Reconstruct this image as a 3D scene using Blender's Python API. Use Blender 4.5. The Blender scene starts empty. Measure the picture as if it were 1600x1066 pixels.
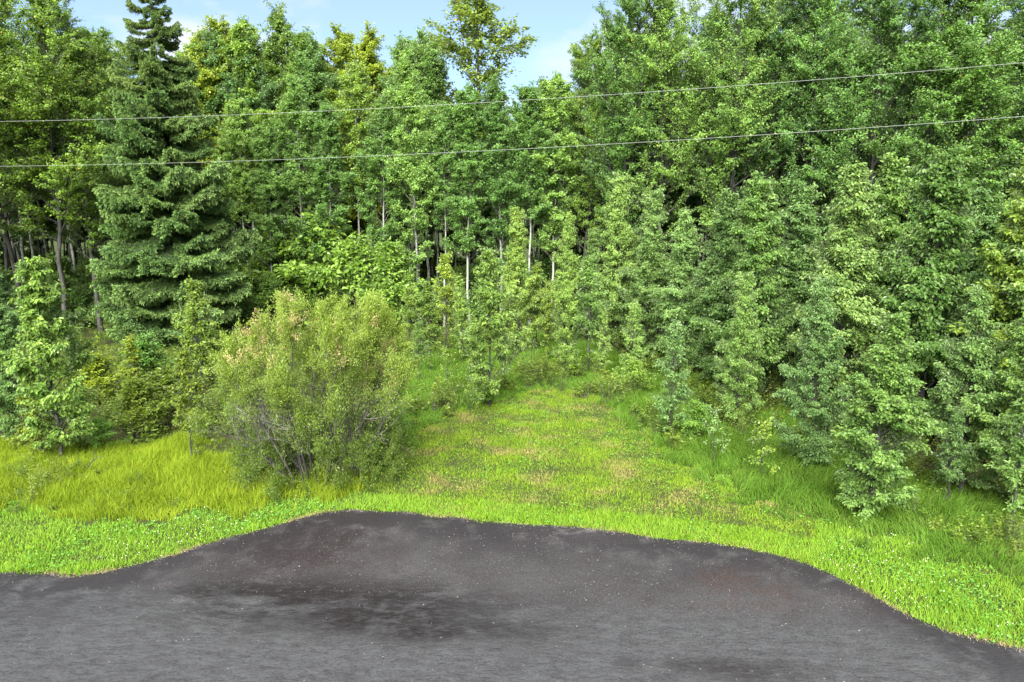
import bpy, math, random
import numpy as np
from mathutils import Vector, Euler

# ------------------------------------------------------------------ camera
SC = bpy.context.scene
COL = SC.collection
R = math.radians
CAM_H, PITCH, FPX = 6.0, R(10.0), 1081.0      # drone height, tilt, focal length for a 1600 px wide frame
cam_d = bpy.data.cameras.new('camera')
cam_d.sensor_width = 36.0
cam_d.lens = 36.0 * FPX / 1600.0
cam_d.clip_start = 0.1
cam_d.clip_end = 2000.0
cam = bpy.data.objects.new('camera', cam_d)
cam.location = (0, 0, CAM_H)
cam.rotation_euler = (R(90) - PITCH, 0, 0)
COL.objects.link(cam)
SC.camera = cam

# ------------------------------------------------------------------ sky, sun, exposure
SUN_EL, SUN_AZ = R(42), R(190)                # azimuth clockwise from +Y: behind the camera, a little to the left
world = bpy.data.worlds.new('World')
SC.world = world
world.use_nodes = True
wn, wl = world.node_tree.nodes, world.node_tree.links
wn.clear()
w_out = wn.new('ShaderNodeOutputWorld')
w_bg = wn.new('ShaderNodeBackground')
w_bg.inputs['Strength'].default_value = 0.055
w_sky = wn.new('ShaderNodeTexSky')
w_sky.sky_type = 'NISHITA'
w_sky.sun_disc = False
w_sky.sun_elevation = SUN_EL
w_sky.sun_rotation = SUN_AZ
w_sky.air_density = 1.0
w_sky.dust_density = 0.8
w_sky.ozone_density = 6.0
w_tc = wn.new('ShaderNodeTexCoord')
w_map = wn.new('ShaderNodeMapping')
w_map.inputs['Scale'].default_value = (1.6, 1.6, 4.0)
w_map.inputs['Location'].default_value = (0.11, 2.1, 0.1)
w_map.inputs['Rotation'].default_value = (0, 0, -0.16)
w_nz = wn.new('ShaderNodeTexNoise')
w_nz.inputs['Scale'].default_value = 1.9
w_nz.inputs['Detail'].default_value = 7.0
w_nz.inputs['Roughness'].default_value = 0.55
w_rmp = wn.new('ShaderNodeMapRange')
w_rmp.inputs['From Min'].default_value = 0.49
w_rmp.inputs['From Max'].default_value = 0.66
w_rmp.inputs['To Max'].default_value = 0.95
w_rmp.inputs['To Min'].default_value = 0.2
w_mix = wn.new('ShaderNodeMix')
w_mix.data_type = 'RGBA'
w_mix.inputs['B'].default_value = (4.4, 4.4, 4.6, 1)
wl.new(w_tc.outputs['Generated'], w_map.inputs['Vector'])
wl.new(w_map.outputs['Vector'], w_nz.inputs['Vector'])
wl.new(w_nz.outputs['Fac'], w_rmp.inputs['Value'])
wl.new(w_rmp.outputs['Result'], w_mix.inputs['Factor'])
wl.new(w_sky.outputs['Color'], w_mix.inputs['A'])
wl.new(w_mix.outputs['Result'], w_bg.inputs['Color'])
wl.new(w_bg.outputs['Background'], w_out.inputs['Surface'])

sun_d = bpy.data.lights.new('sun', 'SUN')
sun_d.energy = 5.0
sun_d.angle = R(60)
sun_d.color = (1.0, 0.97, 0.9)
sun = bpy.data.objects.new('sun', sun_d)
sun.rotation_euler = (R(90) - SUN_EL, 0, math.pi - SUN_AZ)
COL.objects.link(sun)

SC.view_settings.view_transform = 'Standard'
SC.view_settings.look = 'None'
SC.view_settings.gamma = 1.0
SC.view_settings.exposure = 2.22
SC.view_settings.use_curve_mapping = False
SC.cycles.max_bounces = 8
SC.cycles.diffuse_bounces = 4
SC.cycles.transmission_bounces = 5
SC.cycles.use_denoising = True

# ------------------------------------------------------------------ helpers: points
def at(px, py, z=0.0):
    """the point at height z that the photograph shows at pixel (px, py)"""
    u, v = (px - 800.0) / FPX, (533.0 - py) / FPX
    d = (u, math.cos(PITCH) + v * math.sin(PITCH), -math.sin(PITCH) + v * math.cos(PITCH))
    t = (z - CAM_H) / d[2]
    return (u * t, d[1] * t)

def height_at(px, y, py):
    """height of what the photograph shows at row py at the distance y"""
    v = (533.0 - py) / FPX
    dy, dz = math.cos(PITCH) + v * math.sin(PITCH), -math.sin(PITCH) + v * math.cos(PITCH)
    return CAM_H + y * dz / dy

def _hash(ix, iy, seed):
    h = (ix.astype(np.int64) * 374761393 + iy.astype(np.int64) * 668265263 + seed * 974634777) & 0xFFFFFFFF
    h = ((h ^ (h >> 13)) * 1274126177) & 0xFFFFFFFF
    return ((h ^ (h >> 16)) & 0xFFFFFF) / float(0xFFFFFF)

def vnoise(x, y, scale, seed=0):
    x, y = np.asarray(x) / scale + 1000.0, np.asarray(y) / scale + 1000.0
    ix, iy = np.floor(x), np.floor(y)
    fx, fy = x - ix, y - iy
    fx, fy = fx * fx * (3 - 2 * fx), fy * fy * (3 - 2 * fy)
    a, b = _hash(ix, iy, seed), _hash(ix + 1, iy, seed)
    c, d = _hash(ix, iy + 1, seed), _hash(ix + 1, iy + 1, seed)
    return (a * (1 - fx) + b * fx) * (1 - fy) + (c * (1 - fx) + d * fx) * fy

def inside(x, y, poly):
    x, y = np.asarray(x), np.asarray(y)
    r = np.zeros(x.shape, bool)
    n = len(poly)
    for i in range(n):
        (x0, y0), (x1, y1) = poly[i], poly[(i + 1) % n]
        if y0 == y1:
            continue
        c = ((y0 > y) != (y1 > y)) & (x < (x1 - x0) * (y - y0) / (y1 - y0) + x0)
        r ^= c
    return r

def line_dist(x, y, pts):
    x, y = np.asarray(x), np.asarray(y)
    best = np.full(x.shape, 1e9)
    for (x0, y0), (x1, y1) in zip(pts[:-1], pts[1:]):
        dx, dy = x1 - x0, y1 - y0
        t = np.clip(((x - x0) * dx + (y - y0) * dy) / (dx * dx + dy * dy + 1e-9), 0, 1)
        best = np.minimum(best, np.hypot(x - x0 - t * dx, y - y0 - t * dy))
    return best

EDGE_PX = [(0, 897), (60, 893), (112, 902), (165, 893), (230, 878), (300, 858), (370, 838), (440, 818), (500, 803), (550, 797),
           (640, 802), (740, 812), (800, 818), (900, 825), (960, 832), (1040, 843), (1100, 847), (1170, 857), (1240, 873),
           (1290, 895), (1350, 925), (1410, 960), (1480, 988), (1560, 1008), (1600, 1015)]
EDGE = [at(*p) for p in EDGE_PX]
EDGE = [(-70.0, 20.0), (-30.0, 14.4)] + EDGE + [(30.0, 6.0), (70.0, 0.5)]
ROAD_POLY = EDGE + [(70.0, -25.0), (-70.0, -25.0)]

def ground_z(x, y):
    x, y = np.asarray(x, float), np.asarray(y, float)
    e = np.clip(line_dist(x, y, EDGE) / 4.0, 0, 1)
    z = 0.16 * (vnoise(x, y, 2.6, 3) - 0.5) + 0.06 * (vnoise(x, y, 0.9, 5) - 0.5)
    z = z * e - 0.0
    return np.where(inside(x, y, ROAD_POLY), -0.08, z)

def gz(x, y):
    return float(ground_z(np.array([x]), np.array([y]))[0])

# ------------------------------------------------------------------ helpers: meshes
class MB:
    """collects vertices and faces, then links them as one mesh object"""
    def __init__(s):
        s.v, s.f, s.m, s.t, s.n = [], [], [], [], 0
    def add(s, v, f, mat=0, tint=None):
        v, f = np.asarray(v, float).reshape(-1, 3), np.asarray(f, np.int64)
        if f.shape[1] == 3:
            f = np.concatenate([f, np.full((len(f), 1), -1)], 1)
        else:
            f = f.copy()
        f[f >= 0] += s.n
        s.v.append(v); s.f.append(f); s.n += len(v)
        s.m.append(np.full(len(f), mat))
        s.t.append(np.full(len(f), 0.5) if tint is None else np.asarray(tint, float))
    def mesh(s, name, mats, smooth=False):
        me = bpy.data.meshes.new(name)
        V, F = np.concatenate(s.v), np.concatenate(s.f)
        M, T = np.concatenate(s.m), np.concatenate(s.t)
        tri = F[:, 3] < 0
        cnt = np.where(tri, 3, 4)
        loops = F.reshape(-1)
        loops = loops[loops >= 0]
        me.vertices.add(len(V)); me.vertices.foreach_set('co', V.astype(np.float32).reshape(-1))
        me.loops.add(len(loops)); me.loops.foreach_set('vertex_index', loops.astype(np.int32))
        me.polygons.add(len(F))
        me.polygons.foreach_set('loop_start', np.concatenate([[0], np.cumsum(cnt)[:-1]]).astype(np.int32))
        me.polygons.foreach_set('loop_total', cnt.astype(np.int32))
        me.polygons.foreach_set('material_index', M.astype(np.int32))
        me.polygons.foreach_set('use_smooth', np.full(len(F), smooth))
        a = me.attributes.new('tint', 'FLOAT', 'FACE')
        a.data.foreach_set('value', T.astype(np.float32))
        for m in mats:
            me.materials.append(m)
        me.update(calc_edges=True)
        return me
    def build(s, name, mats, parent=None, smooth=False):
        return link(name, s.mesh(name, mats, smooth), parent)

def link(name, me, parent=None):
    o = bpy.data.objects.new(name, me)
    COL.objects.link(o)
    o.parent = parent
    return o

def tag(o, label=None, cat=None, group=None, kind=None):
    for k, v in (('label', label), ('category', cat), ('group', group), ('kind', kind)):
        if v:
            o[k] = v
    return o

def unit(a):
    return a / (np.linalg.norm(a, axis=-1, keepdims=True) + 1e-9)

def tube(mb, path, rad, sides=6, mat=0, tint=0.5, cap=True):
    path, rad = np.asarray(path, float), np.asarray(rad, float)
    n = len(path)
    tan = unit(np.gradient(path, axis=0))
    ref = np.where(np.abs(tan[:, 2:3]) < 0.9, np.array([[0, 0, 1.0]]), np.array([[1.0, 0, 0]]))
    ref[:] = ref[0]
    b = unit(np.cross(tan, ref)); c = np.cross(tan, b)
    a = np.arange(sides) * 2 * math.pi / sides
    v = path[:, None] + rad[:, None, None] * (np.cos(a)[None, :, None] * b[:, None] + np.sin(a)[None, :, None] * c[:, None])
    i, j = np.meshgrid(np.arange(n - 1), np.arange(sides), indexing='ij')
    i, j = i.ravel(), j.ravel(); k = (j + 1) % sides
    f = np.stack([i * sides + j, (i + 1) * sides + j, (i + 1) * sides + k, i * sides + k], 1)
    mb.add(v.reshape(-1, 3), f, mat, np.full(len(f), tint))
    if cap and sides <= 4:
        pass
    elif cap:
        q = (n - 1) * sides
        mb.add(v[-1], np.array([[0, x, x + 1] for x in range(1, sides - 1)]), mat, np.full(sides - 2, tint))

def twigs(mb, P0, P1, r0, mat=1):
    """many thin three sided twigs at once"""
    n = len(P0)
    d = unit(P1 - P0)
    ref = np.where(np.abs(d[:, 2:3]) < 0.9, np.array([[0, 0, 1.0]]), np.array([[1.0, 0, 0]]))
    b = unit(np.cross(d, ref)); c = np.cross(d, b)
    r0 = np.broadcast_to(np.asarray(r0, float), (n,))[:, None]
    V = np.stack([P0 + b * r0, P0 - b * r0 * .5 + c * r0 * .87, P0 - b * r0 * .5 - c * r0 * .87, P1], 1)
    k = (np.arange(n) * 4)[:, None]
    F = np.concatenate([k + np.array([[0, 1, 3]]), k + np.array([[1, 2, 3]]), k + np.array([[2, 0, 3]])])
    mb.add(V.reshape(-1, 3), F, mat)

def leaves(mb, P, A, N, L, W, tint, fine=False, fold=0.16, mat=0):
    """leaf blades: base P, axis A, face normal N, length L, width W; a shallow fold along the midrib"""
    n = len(P)
    A = unit(A)
    N = unit(N - (N * A).sum(1, keepdims=True) * A)
    S = np.cross(A, N)
    L, W = np.broadcast_to(L, (n,))[:, None], np.broadcast_to(W, (n,))[:, None]
    if fine:
        V = np.stack([P, P + A * L * .3 + S * W * .5 + N * W * fold, P + A * L * .68 + S * W * .36 + N * W * fold * .5,
                      P + A * L - N * L * .12, P + A * L * .68 - S * W * .36 + N * W * fold * .5, P + A * L * .3 - S * W * .5 + N * W * fold], 1)
        k = (np.arange(n) * 6)[:, None]
        F = np.stack([k + np.array([[0, 2, 1]]), k + np.array([[0, 3, 2]]), k + np.array([[0, 4, 3]]), k + np.array([[0, 5, 4]])], 1).reshape(-1, 3)
        F = F[:, [0, 2, 1]]
        mb.add(V.reshape(-1, 3), F, mat, np.repeat(tint, 4))
    else:
        V = np.stack([P, P + A * L * .42 + S * W * .5 + N * W * fold, P + A * L - N * L * .1, P + A * L * .42 - S * W * .5 + N * W * fold], 1)
        k = (np.arange(n) * 4)[:, None]
        F = np.stack([k + np.array([[0, 1, 2]]), k + np.array([[0, 2, 3]])], 1).reshape(-1, 3)
        mb.add(V.reshape(-1, 3), F, mat, np.repeat(tint, 2))

def blades(mb, x, y, z, h, w, tint, rng, lean=0.35, tall=False, flow=None):
    n = len(x)
    P = np.stack([x, y, z - 0.01], 1)
    az = rng.uniform(0, 2 * math.pi, n)
    s = np.stack([np.cos(az), np.sin(az), np.zeros(n)], 1) * (w * .5)[:, None]
    la = rng.uniform(0, 2 * math.pi, n)
    ld = np.stack([np.cos(la), np.sin(la), np.zeros(n)], 1)
    if flow is not None:
        ld = unit(ld * 0.45 + flow)
    k = np.abs(rng.normal(lean, lean * .45, n))[:, None]
    up = np.array([[0, 0, 1.0]])
    if not tall:
        T = P + (up * np.cos(k) + ld * np.sin(k)) * h[:, None]
        V = np.stack([P - s, P + s, T], 1)
        F = (np.arange(n) * 3)[:, None] + np.array([[0, 1, 2]])
        mb.add(V.reshape(-1, 3), F, 0, tint)
    else:
        Mid = P + (up * np.cos(k * .5) + ld * np.sin(k * .5)) * h[:, None] * .55
        T = Mid + (up * np.cos(k * 1.7) + ld * np.sin(k * 1.7)) * h[:, None] * .5
        V = np.stack([P - s, P + s, Mid + s * .75, Mid - s * .75, T], 1)
        kk = (np.arange(n) * 5)[:, None]
        mb.add(V.reshape(-1, 3), np.concatenate([kk + np.array([[0, 1, 2]]), kk + np.array([[0, 2, 3]]), kk + np.array([[3, 2, 4]])]), 0, np.tile(tint, 3))

# ------------------------------------------------------------------ helpers: materials
def new_mat(name):
    m = bpy.data.materials.new(name)
    m.use_nodes = True
    nt = m.node_tree
    nt.nodes.clear()
    out = nt.nodes.new('ShaderNodeOutputMaterial')
    return m, nt.nodes, nt.links, out

def nd(n, typ, **kw):
    x = n.new(typ)
    for k, v in kw.items():
        if k in x.inputs:
            x.inputs[k].default_value = v
        else:
            setattr(x, k, v)
    return x

def mixc(n, l, fac, a, b, blend='MIX'):
    x = n.new('ShaderNodeMix'); x.data_type = 'RGBA'; x.blend_type = blend
    for sock, val in (('Factor', fac), ('A', a), ('B', b)):
        if isinstance(val, (int, float)):
            x.inputs[sock].default_value = val
        elif isinstance(val, tuple):
            x.inputs[sock].default_value = val if len(val) == 4 else (*val, 1)
        else:
            l.new(val, x.inputs[sock])
    return x.outputs['Result']

def ramp(n, l, val, a, b, c=0.0, d=1.0):
    x = n.new('ShaderNodeMapRange')
    x.inputs['From Min'].default_value = a; x.inputs['From Max'].default_value = b
    x.inputs['To Min'].default_value = c; x.inputs['To Max'].default_value = d
    l.new(val, x.inputs['Value'])
    return x.outputs['Result']

def math2(n, l, op, a, b):
    x = n.new('ShaderNodeMath'); x.operation = op
    for i, v in enumerate((a, b)):
        if isinstance(v, (int, float)):
            x.inputs[i].default_value = v
        else:
            l.new(v, x.inputs[i])
    return x.outputs[0]

def noise(n, l, vec, scale, detail=4.0, rough=0.55, dist=0.0):
    x = nd(n, 'ShaderNodeTexNoise', Scale=scale, Detail=detail, Roughness=rough, Distortion=dist)
    l.new(vec, x.inputs['Vector'])
    return x.outputs['Fac']

def leaf_mat(name, dark, light, back=None, trans=0.35, rough=0.42, spec=0.4, jitter=0.26, third=None, patch=None):
    """leaf: colour between dark and light by the blade's own tint, by tree, paler underside, light passes through"""
    m, n, l, out = new_mat(name)
    t = nd(n, 'ShaderNodeAttribute', attribute_name='tint')
    c = mixc(n, l, t.outputs['Fac'], dark, light)
    if third:                                              # the few odd leaves: yellowed or reddish
        c = mixc(n, l, ramp(n, l, t.outputs['Fac'], 0.985, 1.0), c, third)
    oi = n.new('ShaderNodeObjectInfo')
    if patch:
        geo = n.new('ShaderNodeNewGeometry')
        c = mixc(n, l, ramp(n, l, noise(n, l, geo.outputs['Position'], patch[0], 5), *(patch[2:] or (0.38, 0.64))), c, patch[1])
    c = mixc(n, l, 1.0, c, oi.outputs['Color'], 'MULTIPLY')
    hsv = n.new('ShaderNodeHueSaturation')
    l.new(c, hsv.inputs['Color'])
    l.new(ramp(n, l, oi.outputs['Random'], 0, 1, 1 - jitter, 1 + jitter), hsv.inputs['Value'])
    l.new(ramp(n, l, oi.outputs['Random'], 0, 1, 0.513, 0.487), hsv.inputs['Hue'])
    c = hsv.outputs['Color']
    front = c
    if back:
        g = n.new('ShaderNodeNewGeometry')
        c = mixc(n, l, g.outputs['Backfacing'], c, mixc(n, l, 0.55, front, back))
    p = nd(n, 'ShaderNodeBsdfPrincipled', Roughness=rough)
    p.inputs['Specular IOR Level'].default_value = spec
    l.new(c, p.inputs['Base Color'])
    tr = n.new('ShaderNodeBsdfTranslucent')
    l.new(mixc(n, l, 1.0, front, (1.25, 1.2, 0.5), 'MULTIPLY'), tr.inputs['Color'])
    mx = nd(n, 'ShaderNodeMixShader', Fac=trans)
    l.new(p.outputs[0], mx.inputs[1]); l.new(tr.outputs[0], mx.inputs[2])
    l.new(mx.outputs[0], out.inputs['Surface'])
    return m

def bark_mat(name, a, b, scale=(9, 9, 2.0), lo=0.4, hi=0.62):
    m, n, l, out = new_mat(name)
    tc = n.new('ShaderNodeTexCoord')
    mp = nd(n, 'ShaderNodeMapping', Scale=scale)
    l.new(tc.outputs['Object'], mp.inputs['Vector'])
    f = noise(n, l, mp.outputs['Vector'], 1.0, 5)
    p = nd(n, 'ShaderNodeBsdfPrincipled', Roughness=0.85)
    l.new(mixc(n, l, ramp(n, l, f, lo, hi), a, b), p.inputs['Base Color'])
    bp = nd(n, 'ShaderNodeBump', Strength=0.5, Distance=0.02)
    l.new(f, bp.inputs['Height']); l.new(bp.outputs[0], p.inputs['Normal'])
    l.new(p.outputs[0], out.inputs['Surface'])
    return m

BARK_DARK = bark_mat('poplar bark', (0.013, 0.012, 0.010), (0.042, 0.039, 0.034))
BARK_GREY = bark_mat('grey bark', (0.035, 0.030, 0.027), (0.11, 0.10, 0.085))
BARK_PALE = bark_mat('aspen bark', (0.05, 0.05, 0.042), (0.21, 0.22, 0.185), (5, 5, 3), 0.34, 0.46)
BARK_DEAD = bark_mat('dead wood', (0.12, 0.11, 0.10), (0.28, 0.26, 0.25))
LEAF_POPLAR = leaf_mat('poplar leaf', (0.048, 0.108, 0.018), (0.152, 0.285, 0.054), (0.32, 0.40, 0.24), trans=0.42, third=(0.30, 0.26, 0.04))
LEAF_YOUNG = leaf_mat('young poplar leaf', (0.050, 0.115, 0.022), (0.195, 0.305, 0.082), (0.34, 0.43, 0.24), trans=0.44, rough=0.42, spec=0.30)
LEAF_ASPEN = leaf_mat('aspen leaf', (0.064, 0.140, 0.028), (0.178, 0.312, 0.080), (0.28, 0.35, 0.20), trans=0.45)
LEAF_WILLOW = leaf_mat('willow leaf', (0.055, 0.105, 0.010), (0.262, 0.352, 0.045), (0.28, 0.36, 0.08), trans=0.45, jitter=0.05)
LEAF_TIP = leaf_mat('faded willow tip', (0.32, 0.29, 0.10), (0.44, 0.36, 0.17), trans=0.4, jitter=0.05)
NEEDLE = leaf_mat('spruce needle', (0.046, 0.096, 0.026), (0.205, 0.325, 0.100), trans=0.32, rough=0.6, spec=0.2, jitter=0.12)
LEAF_SHRUB = leaf_mat('shrub leaf', (0.055, 0.120, 0.014), (0.165, 0.280, 0.045), (0.22, 0.30, 0.14), trans=0.42, jitter=0.25)
LEAF_WEED = leaf_mat('weed leaf', (0.060, 0.120, 0.010), (0.150, 0.235, 0.022), trans=0.4, jitter=0.3, patch=(0.5, (0.120, 0.165, 0.022)))
GRASS_MOWN = leaf_mat('mown grass', (0.120, 0.205, 0.012), (0.235, 0.315, 0.024), trans=0.3, rough=0.7, spec=0.05, jitter=0.0, patch=(0.9, (0.265, 0.235, 0.075), 0.50, 0.66))
GRASS_VERGE = leaf_mat('verge grass', (0.095, 0.215, 0.012), (0.190, 0.335, 0.030), trans=0.3, rough=0.7, spec=0.05, jitter=0.0, patch=(0.8, (0.150, 0.275, 0.030)))
LEAF_CLOVER = leaf_mat('clover leaf', (0.070, 0.170, 0.020), (0.150, 0.290, 0.050), trans=0.3, rough=0.7, spec=0.05, jitter=0.0)
GRASS_TALL = leaf_mat('tall grass', (0.100, 0.180, 0.010), (0.250, 0.320, 0.026), trans=0.38, rough=0.7, spec=0.05, jitter=0.0, patch=(0.7, (0.150, 0.225, 0.016)))
GRASS_SHADE = leaf_mat('rank grass', (0.060, 0.130, 0.012), (0.160, 0.255, 0.030), trans=0.35, rough=0.65, spec=0.1, jitter=0.0, patch=(0.6, (0.120, 0.195, 0.025)))

# ------------------------------------------------------------------ ground
def ground_mat():
    m, n, l, out = new_mat('soil and moss')
    g = n.new('ShaderNodeNewGeometry')
    P = g.outputs['Position']
    a = noise(n, l, P, 0.35, 5); b = noise(n, l, P, 3.0, 6); c = noise(n, l, P, 22.0, 4)
    col = mixc(n, l, ramp(n, l, a, 0.40, 0.62), (0.032, 0.058, 0.010), (0.046, 0.056, 0.014))
    col = mixc(n, l, ramp(n, l, b, 0.50, 0.66), col, (0.044, 0.036, 0.020))
    col = mixc(n, l, ramp(n, l, c, 0.42, 0.62), col, (0.026, 0.032, 0.010))
    p = nd(n, 'ShaderNodeBsdfPrincipled', Roughness=0.95)
    p.inputs['Specular IOR Level'].default_value = 0.1
    l.new(col, p.inputs['Base Color'])
    bp = nd(n, 'ShaderNodeBump', Strength=0.8, Distance=0.05)
    l.new(c, bp.inputs['Height']); l.new(bp.outputs[0], p.inputs['Normal'])
    l.new(p.outputs[0], out.inputs['Surface'])
    return m

def build_ground():
    xs = np.concatenate([np.linspace(-600, -40, 15)[:-1], np.linspace(-40, 40, 161), np.linspace(40, 600, 15)[1:]])
    ys = np.concatenate([np.linspace(-300, -20, 8)[:-1], np.linspace(-20, 70, 181), np.linspace(70, 900, 18)[1:]])
    X, Y = np.meshgrid(xs, ys)
    Z = ground_z(X.ravel(), Y.ravel())
    nx, ny = len(xs), len(ys)
    i, j = np.meshgrid(np.arange(nx - 1), np.arange(ny - 1))
    k = (j * nx + i).ravel()
    mb = MB()
    mb.add(np.stack([X.ravel(), Y.ravel(), Z], 1), np.stack([k, k + 1, k + nx + 1, k + nx], 1))
    o = mb.build('ground', [ground_mat()], smooth=True)
    tag(o, 'grassy and mossy ground of the roadside clearing and wood', kind='structure')
build_ground()

def asphalt_mat():
    m, n, l, out = new_mat('damp asphalt')
    g = n.new('ShaderNodeNewGeometry')
    P = g.outputs['Position']
    sp = n.new('ShaderNodeSeparateXYZ'); l.new(P, sp.inputs[0])
    x, y = sp.outputs['X'], sp.outputs['Y']
    mp = nd(n, 'ShaderNodeMapping', Scale=(0.8, 1.9, 1.0), Rotation=(0, 0, 0.14)); l.new(P, mp.inputs['Vector'])
    streak = noise(n, l, mp.outputs['Vector'], 3.4, 10, 0.74, 0.5)
    grain = noise(n, l, P, 34.0, 3, 0.7)
    big = noise(n, l, P, 0.45, 4, 0.5)
    mid = noise(n, l, P, 1.7, 6, 0.6, 0.4)
    # the older road lies this side of the seam, the smoother lay-by beyond it
    s = math2(n, l, 'ADD', y, math2(n, l, 'MULTIPLY', x, 0.10))
    s = math2(n, l, 'ADD', s, math2(n, l, 'MULTIPLY', mid, 0.9))
    road = ramp(n, l, s, 10.75, 10.15)
    lay = mixc(n, l, ramp(n, l, big, 0.42, 0.58), (0.0275, 0.025, 0.0252), (0.0365, 0.034, 0.034))
    lay = mixc(n, l, ramp(n, l, mid, 0.52, 0.66, 0, 0.45), lay, (0.021, 0.0165, 0.0165))
    old = mixc(n, l, ramp(n, l, streak, 0.40, 0.60), (0.030, 0.0295, 0.0305), (0.048, 0.0488, 0.0495))
    col = mixc(n, l, road, lay, old)
    # dark worn patches along the seam
    band = math2(n, l, 'MULTIPLY', ramp(n, l, s, 9.1, 9.9), ramp(n, l, s, 11.3, 10.5))
    xm = math2(n, l, 'MULTIPLY', ramp(n, l, x, -6.2, -4.2), ramp(n, l, x, 1.5, -1.5))
    dark = math2(n, l, 'MULTIPLY', math2(n, l, 'MULTIPLY', band, xm), ramp(n, l, noise(n, l, mp.outputs['Vector'], 0.9, 7, 0.7, 0.5), 0.40, 0.50))
    # rusty scuff on the lay-by
    def blob(cx, cy, rx, ry):
        a = math2(n, l, 'DIVIDE', math2(n, l, 'SUBTRACT', x, cx), rx)
        b = math2(n, l, 'DIVIDE', math2(n, l, 'SUBTRACT', y, cy), ry)
        d = math2(n, l, 'ADD', math2(n, l, 'MULTIPLY', a, a), math2(n, l, 'MULTIPLY', b, b))
        return ramp(n, l, d, 1.6, 0.1)
    q = at(1165, 915)
    rust = math2(n, l, 'MULTIPLY', blob(q[0], q[1], 0.75, 0.7), ramp(n, l, mid, 0.42, 0.62))
    col = mixc(n, l, math2(n, l, 'MULTIPLY', rust, 0.6), col, (0.045, 0.025, 0.018))
    q = at(480, 850)
    wet = math2(n, l, 'MULTIPLY', blob(q[0], q[1], 1.5, 1.5), ramp(n, l, mid, 0.36, 0.58))
    col = mixc(n, l, math2(n, l, 'MULTIPLY', wet, 0.9), col, (0.018, 0.0125, 0.0135))
    for qx, qy, rr in ((262, 916, 0.22), (285, 937, 0.2), (560, 797, 0.3), (860, 827, 0.9), (945, 833, 0.7), (1330, 935, 0.4)):  # pale spots; the widest, at the far edge, paint sky reflection into the colour
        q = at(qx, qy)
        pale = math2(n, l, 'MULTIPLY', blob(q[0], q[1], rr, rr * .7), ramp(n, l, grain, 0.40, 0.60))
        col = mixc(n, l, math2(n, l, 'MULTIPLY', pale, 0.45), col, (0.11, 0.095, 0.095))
    col = mixc(n, l, ramp(n, l, grain, 0.45, 0.75, 0, 0.40), col, (0.075, 0.072, 0.073))
    col = mixc(n, l, ramp(n, l, grain, 0.47, 0.30, 0, 0.5), col, (0.011, 0.0105, 0.011))
    # dark worn patches and the tarry rim along the grass
    fine = noise(n, l, mp.outputs['Vector'], 6.5, 8, 0.72, 0.5)
    dark = math2(n, l, 'MULTIPLY', dark, ramp(n, l, fine, 0.30, 0.50))
    col = mixc(n, l, math2(n, l, 'MULTIPLY', dark, 0.9), col, (0.0085, 0.0068, 0.0072))
    for qx, qy, rx, ry, st in ((345, 925, 0.75, 0.30, 0.8), (500, 935, 0.8, 0.30, 0.75), (585, 965, 1.0, 0.42, 0.95), (655, 990, 0.7, 0.25, 0.8), (760, 985, 1.1, 0.22, 0.5), (470, 840, 1.0, 1.2, 0.5), (1060, 1040, 0.8, 0.2, 0.5), (1180, 1050, 0.9, 0.25, 0.6)):
        q = at(qx, qy)
        st_ = math2(n, l, 'MULTIPLY', blob(q[0], q[1], rx, ry), ramp(n, l, fine, 0.36, 0.52))
        st_ = math2(n, l, 'MULTIPLY', st_, ramp(n, l, mid, 0.34, 0.50))
        col = mixc(n, l, math2(n, l, 'MULTIPLY', st_, st), col, (0.0095, 0.0072, 0.0074))
    old_pit = math2(n, l, 'MULTIPLY', road, ramp(n, l, fine, 0.46, 0.36))
    col = mixc(n, l, math2(n, l, 'MULTIPLY', old_pit, 0.55), col, (0.014, 0.0135, 0.0145))
    rim = nd(n, 'ShaderNodeAttribute', attribute_name='rim')
    rimf = math2(n, l, 'MULTIPLY', rim.outputs['Fac'], ramp(n, l, mid, 0.36, 0.50))
    col = mixc(n, l, math2(n, l, 'MULTIPLY', rimf, 0.8), col, (0.0135, 0.0115, 0.0135))
    # pale chippings
    vo = nd(n, 'ShaderNodeTexVoronoi', Scale=13.0); l.new(P, vo.inputs['Vector'])
    spk = math2(n, l, 'MULTIPLY', ramp(n, l, vo.outputs['Distance'], 0.15, 0.08), ramp(n, l, noise(n, l, P, 1.1, 2), 0.42, 0.6))
    spk = math2(n, l, 'MULTIPLY', spk, ramp(n, l, road, 0.0, 1.0, 1.0, 0.12))
    col = mixc(n, l, math2(n, l, 'MULTIPLY', spk, 0.75), col, (0.16, 0.15, 0.145))
    col = mixc(n, l, 1.0, col, (0.97, 0.97, 0.995), 'MULTIPLY')
    p = n.new('ShaderNodeBsdfPrincipled')
    l.new(col, p.inputs['Base Color'])
    p.inputs['Specular IOR Level'].default_value = 0.20
    l.new(ramp(n, l, streak, 0.3, 0.7, 0.62, 0.42), p.inputs['Roughness'])
    h = math2(n, l, 'ADD', math2(n, l, 'MULTIPLY', grain, 0.25), math2(n, l, 'MULTIPLY', math2(n, l, 'MULTIPLY', fine, road), 1.1))
    bp = nd(n, 'ShaderNodeBump', Strength=0.7, Distance=0.03)
    l.new(h, bp.inputs['Height']); l.new(bp.outputs[0], p.inputs['Normal'])
    l.new(p.outputs[0], out.inputs['Surface'])
    return m

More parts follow.
